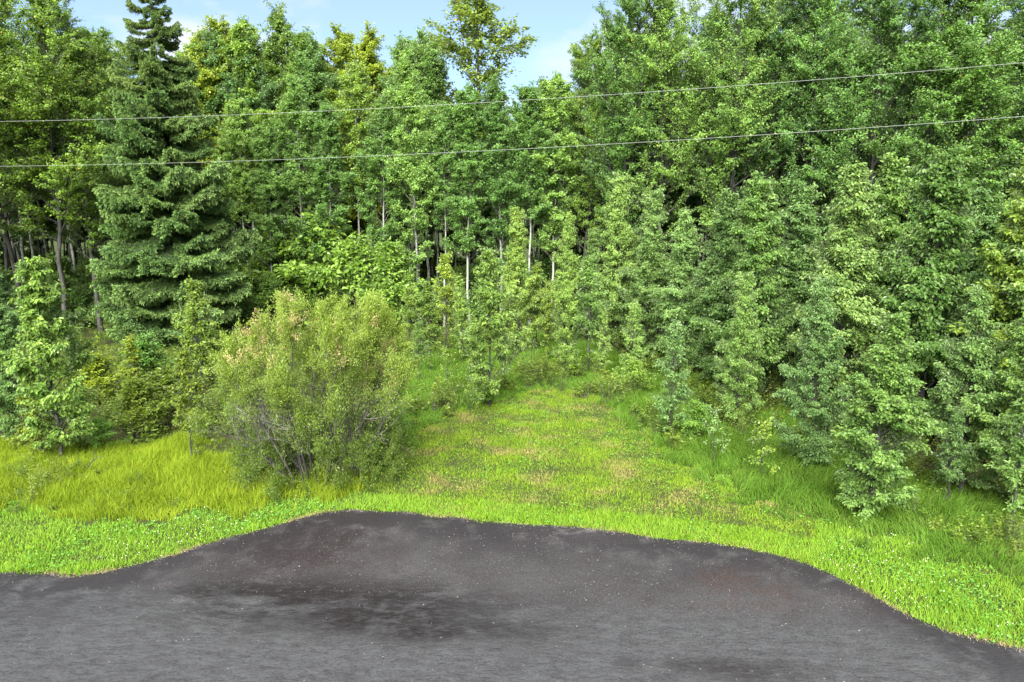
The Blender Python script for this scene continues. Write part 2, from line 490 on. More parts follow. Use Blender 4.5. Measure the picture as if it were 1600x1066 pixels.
def build_road():
    rng = np.random.default_rng(4)
    pts = []
    for (x0, y0), (x1, y1) in zip(EDGE[:-1], EDGE[1:]):
        d = math.hypot(x1 - x0, y1 - y0)
        k = max(1, min(int(d / 0.09), 60))
        for i in range(k):
            t = i / k
            pts.append((x0 + (x1 - x0) * t, y0 + (y1 - y0) * t))
    pts.append(EDGE[-1])
    pts = np.array(pts)
    pts[:, 1] += 0.22 * (vnoise(pts[:, 0], pts[:, 0] * 0, 0.55, 9) - 0.5) + 0.13 * (vnoise(pts[:, 0], pts[:, 0] * 0, 0.16, 11) - 0.5)
    near = pts.copy(); near[:, 1] = -25.0
    rows = [pts + np.array([[0, -d]]) for d in (2.2, 1.2, 0.6, 0.15)]
    low = pts.copy(); low[:, 1] = pts[:, 1] + 0.03
    k = len(pts)
    V = np.concatenate([np.c_[near, np.full(k, 0.02)], *[np.c_[q, np.full(k, 0.02)] for q in rows], np.c_[pts, np.full(k, 0.008)], np.c_[low, np.full(k, -0.09)]])
    i = np.arange(k - 1)
    F = np.concatenate([np.stack([i + r * k, i + 1 + r * k, i + 1 + (r + 1) * k, i + (r + 1) * k], 1) for r in range(6)])
    mb = MB(); mb.add(V, F)
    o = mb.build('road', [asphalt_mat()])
    at_ = o.data.attributes.new('rim', 'FLOAT', 'POINT')
    at_.data.foreach_set('value', np.repeat([0, 0, 0.4, 0.9, 1, 1, 1], k).astype(np.float32))
    tag(o, 'damp grey asphalt road with a lay-by bulging into the grass', kind='structure')
build_road()

# ------------------------------------------------------------------ tree builders
def grow_path(rng, p, d, L, n, up, wob, droop=0.0):
    pts = [np.array(p, float)]
    d = np.array(d, float); d /= np.linalg.norm(d)
    for i in range(n):
        d = d + rng.normal(0, wob, 3) + np.array([0, 0, up]) - np.array([0, 0, droop * (i / n)])
        d /= np.linalg.norm(d)
        pts.append(pts[-1] + d * L / n)
    return np.array(pts)

def sample(path, s):
    s = np.clip(np.asarray(s), 0, 1) * (len(path) - 1)
    i = np.minimum(s.astype(int), len(path) - 2)
    f = (s - i)[:, None]
    return path[i] * (1 - f) + path[i + 1] * f, unit(path[i + 1] - path[i])

def make_tree(seed, H, r0, cb, nprim, Lmax, prof, ang, n_leaf, leafL, leafW, n2=7, droop=0.5, spread=0.10, up=0.08, wob=0.10,
              n_limb=6, fine=False, lean=0.0, wig=0.012, shoot=(0.22, 0.5), low_twigs=0, clump=1.0, base_frac=0.15, fork=None):
    """returns the meshes of one tree: trunk, main limbs, crown (leaves with their twigs)"""
    rng = np.random.default_rng(seed)
    n = 12
    tr = np.zeros((n + 1, 3)); tr[:, 2] = np.linspace(0, H * 0.97, n + 1)
    off = np.cumsum(rng.normal(0, wig * H / n * 3, (n + 1, 2)), 0); off -= off[0]
    tr[:, :2] = off + lean * np.linspace(0, 1, n + 1)[:, None] ** 1.3 * np.array([[H, 0]])
    rad = r0 * (1 - np.linspace(0, 1, n + 1) * 0.93) ** 0.9
    rad[0] *= 1.35
    tmb = MB(); tube(tmb, tr, rad, 8)
    seg0, seg1, wt, limbs = [], [], [], []
    prims = []
    for i in range(nprim):
        q = ((i + 0.5) / nprim) ** 0.95
        t = cb + (0.985 - cb) * q
        az = i * 2.399 + rng.normal(0, 0.35)
        L = Lmax * prof(q) * rng.uniform(0.50, 1.28) + 0.1
        a = R(ang(q) + rng.normal(0, 8))
        p, _ = sample(tr, np.array([t]))
        d = (math.sin(a) * math.cos(az), math.sin(a) * math.sin(az), math.cos(a))
        prims.append((t, L, grow_path(rng, p[0], d, L, 6, up, wob)))
    if fork:
        for (t, az, a, L) in fork:
            p, _ = sample(tr, np.array([t]))
            d = (math.sin(R(a)) * math.cos(az), math.sin(R(a)) * math.sin(az), math.cos(R(a)))
            prims.append((t, L, grow_path(rng, p[0], d, L, 7, 0.05, 0.05)))
    prims.append((0.75, H * 0.25, tr[-4:]))
    order = sorted(range(len(prims) - 1), key=lambda k: -prims[k][1])
    big = set(order[:n_limb])
    cmb = MB(); limb_meshes = []
    for k, (t, L, path) in enumerate(prims):
        rb = float(np.interp(t, np.linspace(0, 1, n + 1), rad)) * 0.55
        rb = min(rb, 0.012 + L * 0.014)
        if k < len(prims) - 1:
            rr = rb * (1 - np.linspace(0, 1, len(path)) * 0.85)
            if k in big:
                m = MB(); tube(m, path, rr, 6); limb_meshes.append(m)
            else:
                tube(cmb, path, rr, 4, mat=1)
        ns = max(3, int(n2 * (0.4 + 0.6 * L / max(Lmax, 0.01))))
        s = rng.uniform(base_frac, 1.0, ns) ** 0.8
        P, T = sample(path, s)
        side = unit(np.cross(T, np.array([[0, 0, 1.0]]) + rng.normal(0, 0.25, (ns, 3)))) * rng.choice([-1, 1], ns)[:, None]
        D = unit(T * 0.6 + side * rng.uniform(0.3, 1.0, (ns, 1)) + np.array([[0, 0, 0.30]]) + rng.normal(0, 0.25, (ns, 3)))
        l2 = (rng.uniform(shoot[0], shoot[1], ns) * (L * (1.15 - s * 0.75)) + 0.16)[:, None]
        seg0.append(P); seg1.append(P + D * l2)
        wt.append(l2[:, 0] * rng.uniform(1.5 - clump, clump + 0.5, ns))
        # the leafy end of the limb itself
        seg0.append(path[-2:-1]); seg1.append(path[-1:] + (path[-1:] - path[-2:-1]) * 0.4); wt.append(np.array([L / 6 * 1.8]))
    if low_twigs:
        tt = rng.uniform(0.06, cb + 0.1, low_twigs)
        P, _ = sample(tr, tt)
        D = unit(np.c_[rng.normal(0, 1, (low_twigs, 2)), rng.uniform(-0.1, 0.7, low_twigs)])
        l2 = rng.uniform(0.15, 0.5, (low_twigs, 1)) * Lmax
        seg0.append(P); seg1.append(P + D * l2); wt.append(l2[:, 0] * 0.8)
    S0, S1, Wt = np.concatenate(seg0), np.concatenate(seg1), np.concatenate(wt)
    twigs(cmb, S0, S1, 0.006 + 0.0006 * H)
    idx = rng.choice(len(S0), n_leaf, p=Wt / Wt.sum())
    s = rng.uniform(0.12, 1.06, n_leaf)[:, None]
    D = S1[idx] - S0[idx]
    Ls = np.linalg.norm(D, axis=1, keepdims=True)
    P = S0[idx] + D * s - np.array([[0, 0, 1.0]]) * (s ** 2) * Ls * 0.12 + rng.normal(0, 1, (n_leaf, 3)) * np.array([[1, 1, 0.75]]) * spread * (0.35 + 0.65 * Ls / Ls.max())
    out = np.c_[P[:, :2] - np.interp(P[:, 2], tr[:, 2], tr[:, 0])[:, None] * np.array([[1, 0]]), np.zeros(n_leaf)]
    A = unit(unit(D) * 0.5 + rng.normal(0, 0.55, (n_leaf, 3)) + np.array([[0, 0, -droop]]) + unit(out) * 0.35)
    N = np.array([[0, 0, 0.9]]) + unit(out) * 0.55 + rng.normal(0, 0.42, (n_leaf, 3))
    ln = leafL * rng.uniform(0.65, 1.25, n_leaf)
    shoot_t = rng.uniform(0, 1, len(S0))[idx]
    tint = np.clip(rng.normal(0.45, 0.22, n_leaf) + (shoot_t - 0.5) * 0.4, 0, 0.97)
    tint = np.where(rng.uniform(0, 1, n_leaf) < 0.006, 1.0, tint)
    leaves(cmb, P, A, N, ln, ln * leafW, tint, fine=fine)
    return tmb, limb_meshes, cmb

CONE = lambda q: (1 - q) ** 0.75 * (0.75 + 0.25 * min(1, q * 5))
OVAL = lambda q: math.sin(math.pi * (0.18 + 0.80 * q)) ** 0.8
ROUND = lambda q: (1 - q * 0.72)

class Kind:
    """one prototype tree; planting copies its parts"""
    def __init__(s, name, H, tmb, limbs, cmb, bark, leaf):
        s.name, s.H = name, H
        s.trunk = tmb.mesh('trunk', [bark], smooth=True)
        s.limbs = [m.mesh('limb', [BARK_GREY if bark is BARK_PALE else bark], smooth=True) for m in limbs]
        s.crown = cmb.mesh('crown', [leaf, BARK_GREY if bark is BARK_PALE else bark])
        s.proto = None
    def parts(s, root):
        link('trunk', s.trunk, root)
        for m in s.limbs:
            link('limb', m, root)
        link('crown', s.crown, root)

def tree_kind(name, bark, leaf, H, **kw):
    seed = kw.pop('seed')
    return Kind(name, H, *make_tree(seed, H, **kw), bark, leaf)

KINDS = {}
KINDS['aspen'] = [tree_kind('aspen_tree', BARK_PALE, LEAF_ASPEN, 14.0, seed=10 + i, r0=0.075, cb=(0.24, 0.44, 0.30)[i], nprim=50, Lmax=1.9, prof=OVAL,
                  ang=lambda q: 60 - 26 * q, n_leaf=42000, leafL=0.098, leafW=0.85, n2=16, droop=0.4, spread=0.11, n_limb=3, wig=0.018, lean=(0.02, -0.03, 0.0)[i]) for i in range(3)]
KINDS['poplar'] = [tree_kind('poplar_tree', BARK_DARK, LEAF_POPLAR, 16.0, seed=30 + i, r0=0.10, cb=0.24 + 0.03 * i, nprim=44, Lmax=3.3, prof=OVAL,
                   ang=lambda q: 56 - 28 * q, n_leaf=52000, leafL=0.095, leafW=0.62, n2=20, droop=0.75, spread=0.10, n_limb=8, wig=0.014,
                   fork=((0.42, 0.3, 24, 6.0), (0.5, 3.3, 28, 5.0)) if i != 1 else None, lean=(0.0, 0.03, -0.02)[i]) for i in range(3)]
KINDS['young'] = [tree_kind('young_poplar', BARK_DARK, LEAF_YOUNG, 7.0, seed=50 + i, r0=0.065, cb=0.04, nprim=44, Lmax=1.75, prof=CONE,
                  ang=lambda q: 54 - 24 * q, n_leaf=44000, leafL=0.086, leafW=0.60, n2=16, droop=0.9, spread=0.085, n_limb=5, fine=True, wig=0.012, low_twigs=16) for i in range(3)]
KINDS['sapling'] = [tree_kind('poplar_sapling', BARK_DARK, LEAF_YOUNG, 4.5, seed=70 + i, r0=0.036, cb=(0.07, 0.25, 0.30)[i], nprim=28, Lmax=0.95, prof=CONE,
                    ang=lambda q: 52 - 24 * q, n_leaf=4200, leafL=0.105, leafW=0.56, n2=7, droop=0.7, spread=0.06, n_limb=4, fine=True, wig=0.012, low_twigs=4) for i in range(3)]
KINDS['airy'] = [tree_kind('poplar_sapling', BARK_DARK, LEAF_YOUNG, 5.0, seed=140 + i, r0=0.036, cb=0.07, nprim=32, Lmax=1.45, prof=CONE,
                 ang=lambda q: 60 - 30 * q, n_leaf=15000, leafL=0.09, leafW=0.56, n2=9, droop=0.9, spread=0.06, n_limb=4, fine=True, wig=0.014, low_twigs=6) for i in range(2)]
KINDS['thin'] = [tree_kind('poplar_seedling', BARK_DARK, LEAF_YOUNG, 2.0, seed=85 + i, r0=0.016, cb=0.14, nprim=12, Lmax=0.55, prof=ROUND,
                 ang=lambda q: 58 - 30 * q, n_leaf=420, leafL=0.085, leafW=0.5, n2=4, droop=0.6, spread=0.04, n_limb=3, fine=True, wig=0.015) for i in range(2)]
KINDS['sparse'] = [tree_kind('poplar_tree', BARK_DARK, LEAF_POPLAR, 16.0, seed=97, r0=0.15, cb=0.35, nprim=34, Lmax=3.0, prof=OVAL,
                   ang=lambda q: 62 - 32 * q, n_leaf=13000, leafL=0.15, leafW=0.7, n2=10, droop=0.5, spread=0.15, n_limb=8, wig=0.012, clump=1.3)]
KINDS['shrub'] = [tree_kind('shrub', BARK_DARK, LEAF_SHRUB, 1.5, seed=110 + i, r0=0.018, cb=0.06, nprim=22, Lmax=1.0, prof=ROUND,
                  ang=lambda q: 58 - 40 * q, n_leaf=4200, leafL=0.085, leafW=0.6, n2=6, droop=0.3, spread=0.09, n_limb=3, wig=0.03) for i in range(2)]

PLANT_RNG = random.Random(7)
def plant(kind, variant, px, py, top, label, cat, group=None, color=(1, 1, 1), widen=1.0, rot=None):
    k = KINDS[kind][variant % len(KINDS[kind])]
    x, y = at(px, py)
    h = max(0.4, height_at(px, y, top))
    if k.proto is None:
        root = bpy.data.objects.new(k.name, None); COL.objects.link(root)
        k.parts(root); k.proto = root
    else:
        root = k.proto.copy(); COL.objects.link(root)
        for key in ('label', 'category', 'group'):
            if key in root:
                del root[key]
        for ch in list(k.proto.children):
            c = ch.copy(); COL.objects.link(c); c.parent = root
    root.name = k.name
    s = h / k.H
    root.location = (x, y, gz(x, y) - 0.03)
    widen *= {'young': 1.08, 'poplar': 1.15, 'aspen': 1.05}.get(kind, 1.0)
    root.scale = (s * widen, s * widen, s)
    root.rotation_euler = (0, 0, PLANT_RNG.uniform(0, 6.283) if rot is None else rot)
    j = PLANT_RNG.uniform(0.93, 1.07)
    for ch in root.children:
        if ch.name.startswith('crown'):
            ch.color = (color[0] * j, color[1] * j, color[2] * j, 1)
    tag(root, label, cat, group)
    return root

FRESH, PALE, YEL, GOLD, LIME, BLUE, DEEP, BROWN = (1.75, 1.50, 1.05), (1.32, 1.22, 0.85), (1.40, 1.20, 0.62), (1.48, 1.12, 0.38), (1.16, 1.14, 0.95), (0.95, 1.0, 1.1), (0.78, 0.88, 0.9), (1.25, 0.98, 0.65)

def plant_all():
    G1 = 'tall poplars at the left end of the wood'
    for v, px, py, top, c, lb in (
        (0, -30, 545, -60, YEL, 'tall poplar cut by the left picture edge, in front of the wood'),
        (1, 45, 528, -40, GOLD, 'tall yellow green poplar in the upper left corner, sky showing behind its top'),
        (2, 105, 535, -25, YEL, 'tall bushy yellow green poplar second to the left of the big spruce'),
        (0, 160, 528, 35, YEL, 'yellow green poplar close against the left side of the big spruce'),
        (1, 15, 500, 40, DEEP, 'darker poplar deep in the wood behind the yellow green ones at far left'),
        (2, 205, 505, 45, YEL, 'poplar with a rounded top partly hidden behind the left side of the spruce'),
    ):
        plant('poplar', v, px, py, top, lb, 'tree', G1, c, 1.12)
    G2 = 'slender aspens behind the willow bush'
    for v, px, py, top, c, w, lb in (
        (0, 335, 492, 40, GOLD, 1.0, 'aspen with a golden green top just right of the spruce tip'),
        (1, 372, 488, 28, GOLD, 0.9, 'narrow golden topped aspen, second to the right of the spruce tip'),
        (2, 408, 492, 22, YEL, 0.9, 'pointed aspen under open sky, third to the right of the spruce tip'),
        (0, 462, 482, -2, YEL, 0.9, 'tallest pointed aspen on the skyline between the spruce and the open crowned tree'),
        (1, 500, 488, 45, YEL, 0.9, 'aspen in a dip of the skyline just right of the tallest pointed aspen'),
        (2, 545, 486, 32, GOLD, 1.0, 'bright golden green aspen on the skyline above the middle of the willow bush'),
        (0, 585, 488, 36, GOLD, 1.0, 'golden green aspen with a flat topped crown above the right half of the willow bush'),
        (1, 640, 486, 58, DEEP, 1.0, 'darker green aspen on the skyline halfway from the golden one to the open crowned tree'),
        (2, 682, 490, 66, LIME, 0.9, 'aspen close to the left of the tall open crowned tree'),
        (1, 395, 506, 150, LIME, 0.9, 'pale green aspen of the front row touching the right side of the spruce'),
        (2, 432, 512, 185, LIME, 0.9, 'short pale aspen of the front row with its crown halfway up the spruce'),
        (0, 478, 510, 118, LIME, 0.95, 'light green front row aspen above the left half of the willow bush'),
        (2, 522, 512, 150, LIME, 1.0, 'light green front row aspen above the top of the willow bush'),
        (1, 562, 508, 92, YEL, 0.9, 'narrow bright aspen rising out of the front row above the willow bush'),
        (0, 606, 512, 135, LIME, 1.0, 'full light green aspen of the front row right of the willow bush top'),
        (0, 652, 516, 78, LIME, 0.9, 'aspen with a long bare white trunk showing above the small saplings'),
        (1, 694, 516, 160, LIME, 0.9, 'front row aspen with a pale trunk below the tall open crowned tree'),
        (2, 735, 518, 128, LIME, 1.0, 'leafy green aspen in front of the tall open crowned tree'),
        (0, 782, 518, 118, LIME, 1.0, 'leafy aspen just right of the tall open crowned tree'),
        (1, 826, 520, 132, LIME, 1.0, 'leafy aspen below the white cloud on the skyline'),
        (2, 865, 520, 108, LIME, 1.0, 'aspen on the edge of the gap with the white cloud'),
    ):
        plant('aspen', v, px, py, top, lb, 'tree', G2, c, w)
    plant('sparse', 0, 742, 488, -28, 'tall open crowned tree with brownish leaves standing out against the sky', 'tree', None, BROWN, 1.35)
    G3 = 'tall poplars of the right half of the wood'
    for v, px, py, top, c, w, lb in (
        (1, 905, 518, 48, YEL, 0.8, 'poplar with a small pointed top beside the white cloud'),
        (0, 960, 528, -30, LIME, 0.9, 'tall poplar at the left end of the high poplars, sky on its left'),
        (2, 1030, 535, -50, LIME, 0.9, 'tall poplar with sky gaps in its crown, second of the high poplars'),
        (0, 1118, 540, -60, (1.05, 1.05, .9), 0.95, 'tall poplar whose dark trunk forks into a wide Y'),
        (1, 1190, 536, -50, (1, 1, 1), 0.9, 'tall poplar just right of the forked one'),
        (2, 1255, 545, -55, (.95, 1, 1), 0.95, 'tall poplar with dark upright limbs midway between the forked one and the right edge'),
        (0, 1330, 548, -70, (1, 1, 1), 1.0, 'tall poplar with dark forked limbs showing through its leaves above the dense thicket'),
        (1, 1395, 556, -75, LIME, 1.1, 'broad leafy poplar with drooping sprays near the right side of the wood'),
        (2, 1468, 560, -80, (1, 1.02, .95), 1.1, 'broad full crowned poplar, last but one before the right edge'),
        (0, 1545, 545, -60, DEEP, 1.0, 'dark bluish poplar in the upper right corner'),
        (1, 1620, 560, -80, DEEP, 1.0, 'tall poplar cut by the right picture edge'),
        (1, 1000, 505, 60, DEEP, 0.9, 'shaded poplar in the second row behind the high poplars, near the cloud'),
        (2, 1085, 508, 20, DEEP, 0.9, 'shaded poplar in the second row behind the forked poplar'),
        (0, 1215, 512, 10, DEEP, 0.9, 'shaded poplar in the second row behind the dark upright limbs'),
    ):
        plant('poplar', v, px, py, top, lb, 'tree', G3, c, w)
    G4 = 'young poplars along the right side of the clearing'
    for v, px, py, top, c, w, lb in (
        (0, 808, 552, 325, PALE, 0.8, 'slim young poplar with a bare lower trunk at the back of the clearing'),
        (1, 884, 580, 335, PALE, 0.7, 'slim pale young poplar with a straight dark trunk right of the clearing end'),
        (2, 960, 552, 272, LIME, 0.8, 'young poplar with a dark trunk where the thicket begins behind the clearing'),
        (3, 1010, 566, 300, (1, 1, 1), 0.95, 'dense young poplar between the thicket start and the tall pale pair'),
        (0, 1065, 590, 330, BLUE, 1.0, 'bluish green young poplar in the first row below the forked tall poplar'),
        (1, 1122, 610, 300, (1, 1, 1), 1.0, 'leafy young poplar reaching halfway up the forked tall poplar'),
        (2, 1168, 640, 275, LIME, 1.0, 'tall pale young poplar with a rounded top above the dark grass bay'),
        (3, 1236, 622, 290, BLUE, 1.0, 'young poplar shaded on its left side, right of the pale rounded one'),
        (0, 1300, 668, 262, (1, 1, 1), 1.0, 'full young poplar standing behind the low front poplar by the verge'),
        (1, 1362, 640, 245, LIME, 1.05, 'young poplar with glossy pale leaves in the middle of the right thicket'),
        (2, 1432, 690, 235, LIME, 1.05, 'tallest young poplar of the right thicket, with many shining leaves'),
        (3, 1500, 670, 300, BLUE, 1.0, 'dark young poplar in the hollow of the right thicket'),
        (0, 1560, 715, 240, YEL, 1.05, 'yellowish young poplar near the right picture edge'),
        (1, 1640, 740, 250, LIME, 1.1, 'young poplar cut by the right picture edge'),
        (3, 1150, 668, 430, LIME, 0.85, 'short young poplar overhanging the grass bay'),
        (0, 1265, 735, 440, BLUE, 0.9, 'short young poplar with low branches at the edge of the dark grass'),
        (1, 1500, 770, 450, (1, 1, 1), 1.0, 'mid sized young poplar directly right of the low front poplar'),
        (2, 1590, 800, 440, LIME, 1.0, 'mid sized young poplar with spreading branches at the lower right edge'),
    ):
        plant('young', v, px, py, top, lb, 'tree', G4, c, w)
    G5 = 'small poplars round the clearing'
    for kd, v, px, py, top, c, w, lb in (
        ('young', 3, 1362, 812, 495, LIME, 1.25, 'low full young poplar in front of the right thicket by the verge'),
        ('sapling', 0, 1046, 682, 500, (1, 1.02, 1.1), 1.1, 'glossy sapling standing alone in the long grass right of the lawn'),
        ('sapling', 1, 672, 578, 440, YEL, 1.1, 'slender sapling with a dark stem just right of the willow bush'),
        ('sapling', 2, 697, 550, 395, YEL, 1.0, 'sapling behind the slender one, at the back left of the lawn'),
        ('airy', 1, 765, 632, 385, FRESH, 1.05, 'bushy pale sapling in the middle at the head of the lawn'),
        ('sapling', 1, 742, 624, 490, PALE, 1.0, 'short sapling close against the left of the bushy pale one'),
        ('sapling', 2, 918, 586, 400, LIME, 1.0, 'thin sapling just right of the straight slim poplar'),
        ('sapling', 0, 985, 600, 470, LIME, 1.1, 'small sapling in the tall weeds in front of the thicket start'),
        ('sapling', 1, 838, 548, 410, YEL, 1.0, 'sapling in the shade directly behind the end of the lawn'),
        ('sapling', 2, 640, 560, 450, YEL, 1.0, 'sapling half hidden by the right side of the willow bush'),
        ('sapling', 1, 300, 722, 545, GOLD, 1.0, 'yellow sapling with a bare thin trunk left of the willow bush'),
        ('airy', 0, 95, 722, 402, PALE, 1.1, 'tall airy yellow green sapling with drooping branches at the left of the tall grass'),
        ('young', 2, 25, 690, 470, (1.0, 1.05, 1.0), 0.9, 'small young poplar at the left edge beside the yellow green one'),
        ('young', 0, 12, 612, 385, BLUE, 1.0, 'bluish green poplar at the left edge in front of dark trunks'),
        ('sapling', 0, 66, 718, 560, GOLD, 1.2, 'low yellow sapling in front of the drooping young poplar'),
        ('sapling', 2, 318, 612, 440, YEL, 1.1, 'sapling in front of the lowest boughs of the spruce'),
        ('sapling', 0, 210, 640, 520, GOLD, 1.3, 'low sapling among the brown shrubs below the spruce'),
        ('sapling', 1, 1480, 795, 640, (1, 1, 1), 1.0, 'thin sapling in rank grass between the low front poplar and the edge sapling'),
        ('sapling', 2, 1580, 830, 600, LIME, 1.1, 'airy sapling at the lower right picture edge in rank grass'),
        ('sapling', 0, 722, 566, 430, PALE, 0.9, 'sapling behind the left side of the bushy pale sapling'),
        ('sapling', 1, 856, 566, 440, YEL, 0.9, 'sapling standing between the two slim young poplars behind the lawn'),
        ('sapling', 2, 655, 600, 500, PALE, 0.9, 'short sapling in the meadow close to the right flank of the willow bush'),
        ('sapling', 0, 940, 590, 480, LIME, 0.9, 'short sapling in the weeds left of the dark trunked young poplar'),
        ('thin', 1, 700, 610, 545, YEL, 1.2, 'small seedling in the meadow left of the bushy pale sapling'),
        ('thin', 0, 830, 590, 520, YEL, 1.3, 'small seedling at the head of the lawn right of the bushy pale sapling'),
        ('thin', 0, 1114, 725, 640, BLUE, 1.0, 'knee high seedling with a single thin stem in the matted grass'),
        ('thin', 1, 1188, 750, 655, YEL, 1.3, 'small pale seedling on the matted grass bank'),
        ('thin', 0, 735, 650, 590, YEL, 1.2, 'tiny seedling at the foot of the bushy pale sapling'),
    ):
        plant(kd, v, px, py, top, lb, 'sapling' if kd != 'young' else 'tree', G5, c, w)
    G6 = 'low shrubs at the clearing'
    for v, px, py, top, c, w, lb in (
        (0, 620, 692, 655, (.9, 1, .8), 1.0, 'small dark green shrub right of the willow bush on the lawn edge'),
        (1, 765, 632, 605, (.9, 1, .8), 1.2, 'low leafy shrub round the foot of the bushy pale sapling'),
        (0, 155, 700, 660, (1.0, 1.25, 1.0), 1.2, 'bright green low shrub in the tall grass left of the yellow sapling'),
        (1, 235, 600, 540, (1.0, 1.1, 1.1), 1.4, 'grey green shrub beneath the lowest spruce boughs'),
        (0, 270, 660, 585, BROWN, 1.4, 'brownish shrub in front of the spruce'),
        (1, 215, 678, 610, BROWN, 1.4, 'brownish shrub right of the drooping young poplar'),
        (1, 150, 630, 570, GOLD, 1.4, 'yellowish shrub behind the drooping young poplar'),
        (0, 335, 600, 530, YEL, 1.1, 'tall shrub behind the left side of the willow bush'),
        (0, 990, 615, 570, LIME, 1.2, 'weedy shrub in front of the thicket start'),
        (1, 1085, 690, 640, LIME, 1.2, 'weedy shrub beside the lone glossy sapling'),
        (0, 440, 505, 385, LIME, 1.2, 'large light shrub behind the willow bush at the right foot of the spruce'),
        (1, 500, 510, 375, LIME, 1.2, 'large light shrub behind the top of the willow bush'),
        (0, 560, 520, 400, LIME, 1.1, 'large shrub at the foot of the front row aspens'),
        (1, 610, 525, 415, LIME, 1.1, 'shrub left of the aspen with the bare white trunk'),
    ):
        plant('shrub', v, px, py, top, lb, 'shrub', G6, c, w)
plant_all()

# ------------------------------------------------------------------ spruce
def make_bough(seed):
    """one flat feathery bough of unit length along +X"""
    rng = np.random.default_rng(seed)
    mb = MB()
    t = np.linspace(0, 1, 9)
    path = np.c_[t, 0.05 * np.sin(t * 4 + seed), -0.20 * np.sin(t * 2.0) + 0.16 * t ** 3]
    tube(mb, path, 0.016 * (1 - t * .85), 5, mat=1)
    S0, S1 = [], []
    for s in np.linspace(0.14, 0.98, 20):
        p, d = sample(path, np.array([s]))
        L = 0.36 * math.sin(math.pi * (0.12 + 0.72 * s)) ** 0.8
        for sg in (-1, 1):
            a = R(rng.uniform(38, 62)) * sg
            dd = np.array([math.cos(a), math.sin(a), rng.uniform(-0.30, 0.02)])
            l2 = L * rng.uniform(0.7, 1.1)
            q = p[0] + dd * l2
            S0.append(p[0]); S1.append(q)
            for u in np.linspace(0.3, 0.9, 4):          # branchlets of the branchlet
                for sg2 in (-1, 1):
                    a2 = a + sg2 * R(rng.uniform(30, 50))
                    pp = p[0] + dd * l2 * u
                    d3 = np.array([math.cos(a2), math.sin(a2), rng.uniform(-0.65, -0.05)])
                    S0.append(pp); S1.append(pp + d3 * l2 * (1.05 - u) * 0.62)
    S0.append(path[-3]); S1.append(path[-1] + np.array([0.05, 0, 0.01]))
    S0, S1 = np.array(S0), np.array(S1)
    twigs(mb, S0, S1, 0.004)
    Ls = np.linalg.norm(S1 - S0, axis=1)
    n = 6500
    i = rng.choice(len(S0), n, p=Ls / Ls.sum())
    s = rng.uniform(0.0, 1.03, n)[:, None]
    D = unit(S1[i] - S0[i])
    P = S0[i] + (S1[i] - S0[i]) * s
    rad = unit(rng.normal(0, 1, (n, 3)) * np.array([[1, 1, 0.8]]) + np.array([[0, 0, 0.25]]))
    A = unit(D * 0.9 + rad * 0.75)
    N = np.array([[0, 0, 1.0]]) + rng.normal(0, 0.5, (n, 3))
    ln = rng.uniform(0.028, 0.052, n)
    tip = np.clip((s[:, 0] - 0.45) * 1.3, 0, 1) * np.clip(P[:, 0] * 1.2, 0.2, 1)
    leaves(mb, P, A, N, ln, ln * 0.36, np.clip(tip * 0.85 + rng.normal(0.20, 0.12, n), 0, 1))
    return mb.mesh('bough', [NEEDLE, BARK_DARK])

def build_spruce():
    rng = np.random.default_rng(21)
    x, y = at(283, 540)
    H = height_at(250, y, -30)
    root = bpy.data.objects.new('spruce_tree', None); COL.objects.link(root)
    root.location = (x, y, gz(x, y) - 0.05)
    tag(root, 'tall dark spruce with layered drooping boughs, left of the clearing', 'tree')
    t = np.linspace(0, 1, 14)
    mb = MB()
    tube(mb, np.c_[0.05 * np.sin(t * 5), 0.05 * np.cos(t * 4), t * H], 0.24 * (1 - t * 0.96), 9)
    mb.build('trunk', [BARK_DARK], root, smooth=True)
    ms = [make_bough(200 + i) for i in range(7)]
    k, h, az = 0, 0.5, 0.0
    while h < H - 0.25:
        q = h / H
        Lb = (3.75 * (1 - q) ** 0.60 + 0.10) * (0.80 if q < 0.06 else 1.0)
        Lb *= 1.0 + 0.08 * math.sin(h * 2.6)
        m = 6
        for j in range(m):
            L = Lb * rng.uniform(0.74, 1.06)
            o = link('bough', ms[(k * 3 + j) % 7], root)
            k += 1
            a = az + j * 2 * math.pi / m + rng.normal(0, 0.22)
            dip = R(15 * (1 - q) - 10 * q ** 1.5 - 130 * max(0, q - 0.88) + rng.normal(0, 7))
            o.location = (0.05 * math.sin(q * 5), 0.05 * math.cos(q * 4), h + rng.uniform(-0.28, 0.28))
            o.rotation_euler = (rng.normal(0, 0.15), dip, a)
            wd = 0.86 if L > 1.2 else 1.1
            o.scale = (L, L * wd, L * rng.uniform(0.9, 1.25) * (1 + 0.5 * q))
            v = rng.uniform(0.82, 1.18)
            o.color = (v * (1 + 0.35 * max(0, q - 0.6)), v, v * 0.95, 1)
        az += 0.9
        h += 0.26 + 0.20 * (1 - q) + 0.22 * max(0.0, q - 0.7) / 0.3
    o = link('bough', ms[0], root)                      # the leader
    o.location = (0, 0, H - 0.55); o.rotation_euler = (0, R(-86), 0); o.scale = (0.75, 0.35, 0.35)
build_spruce()

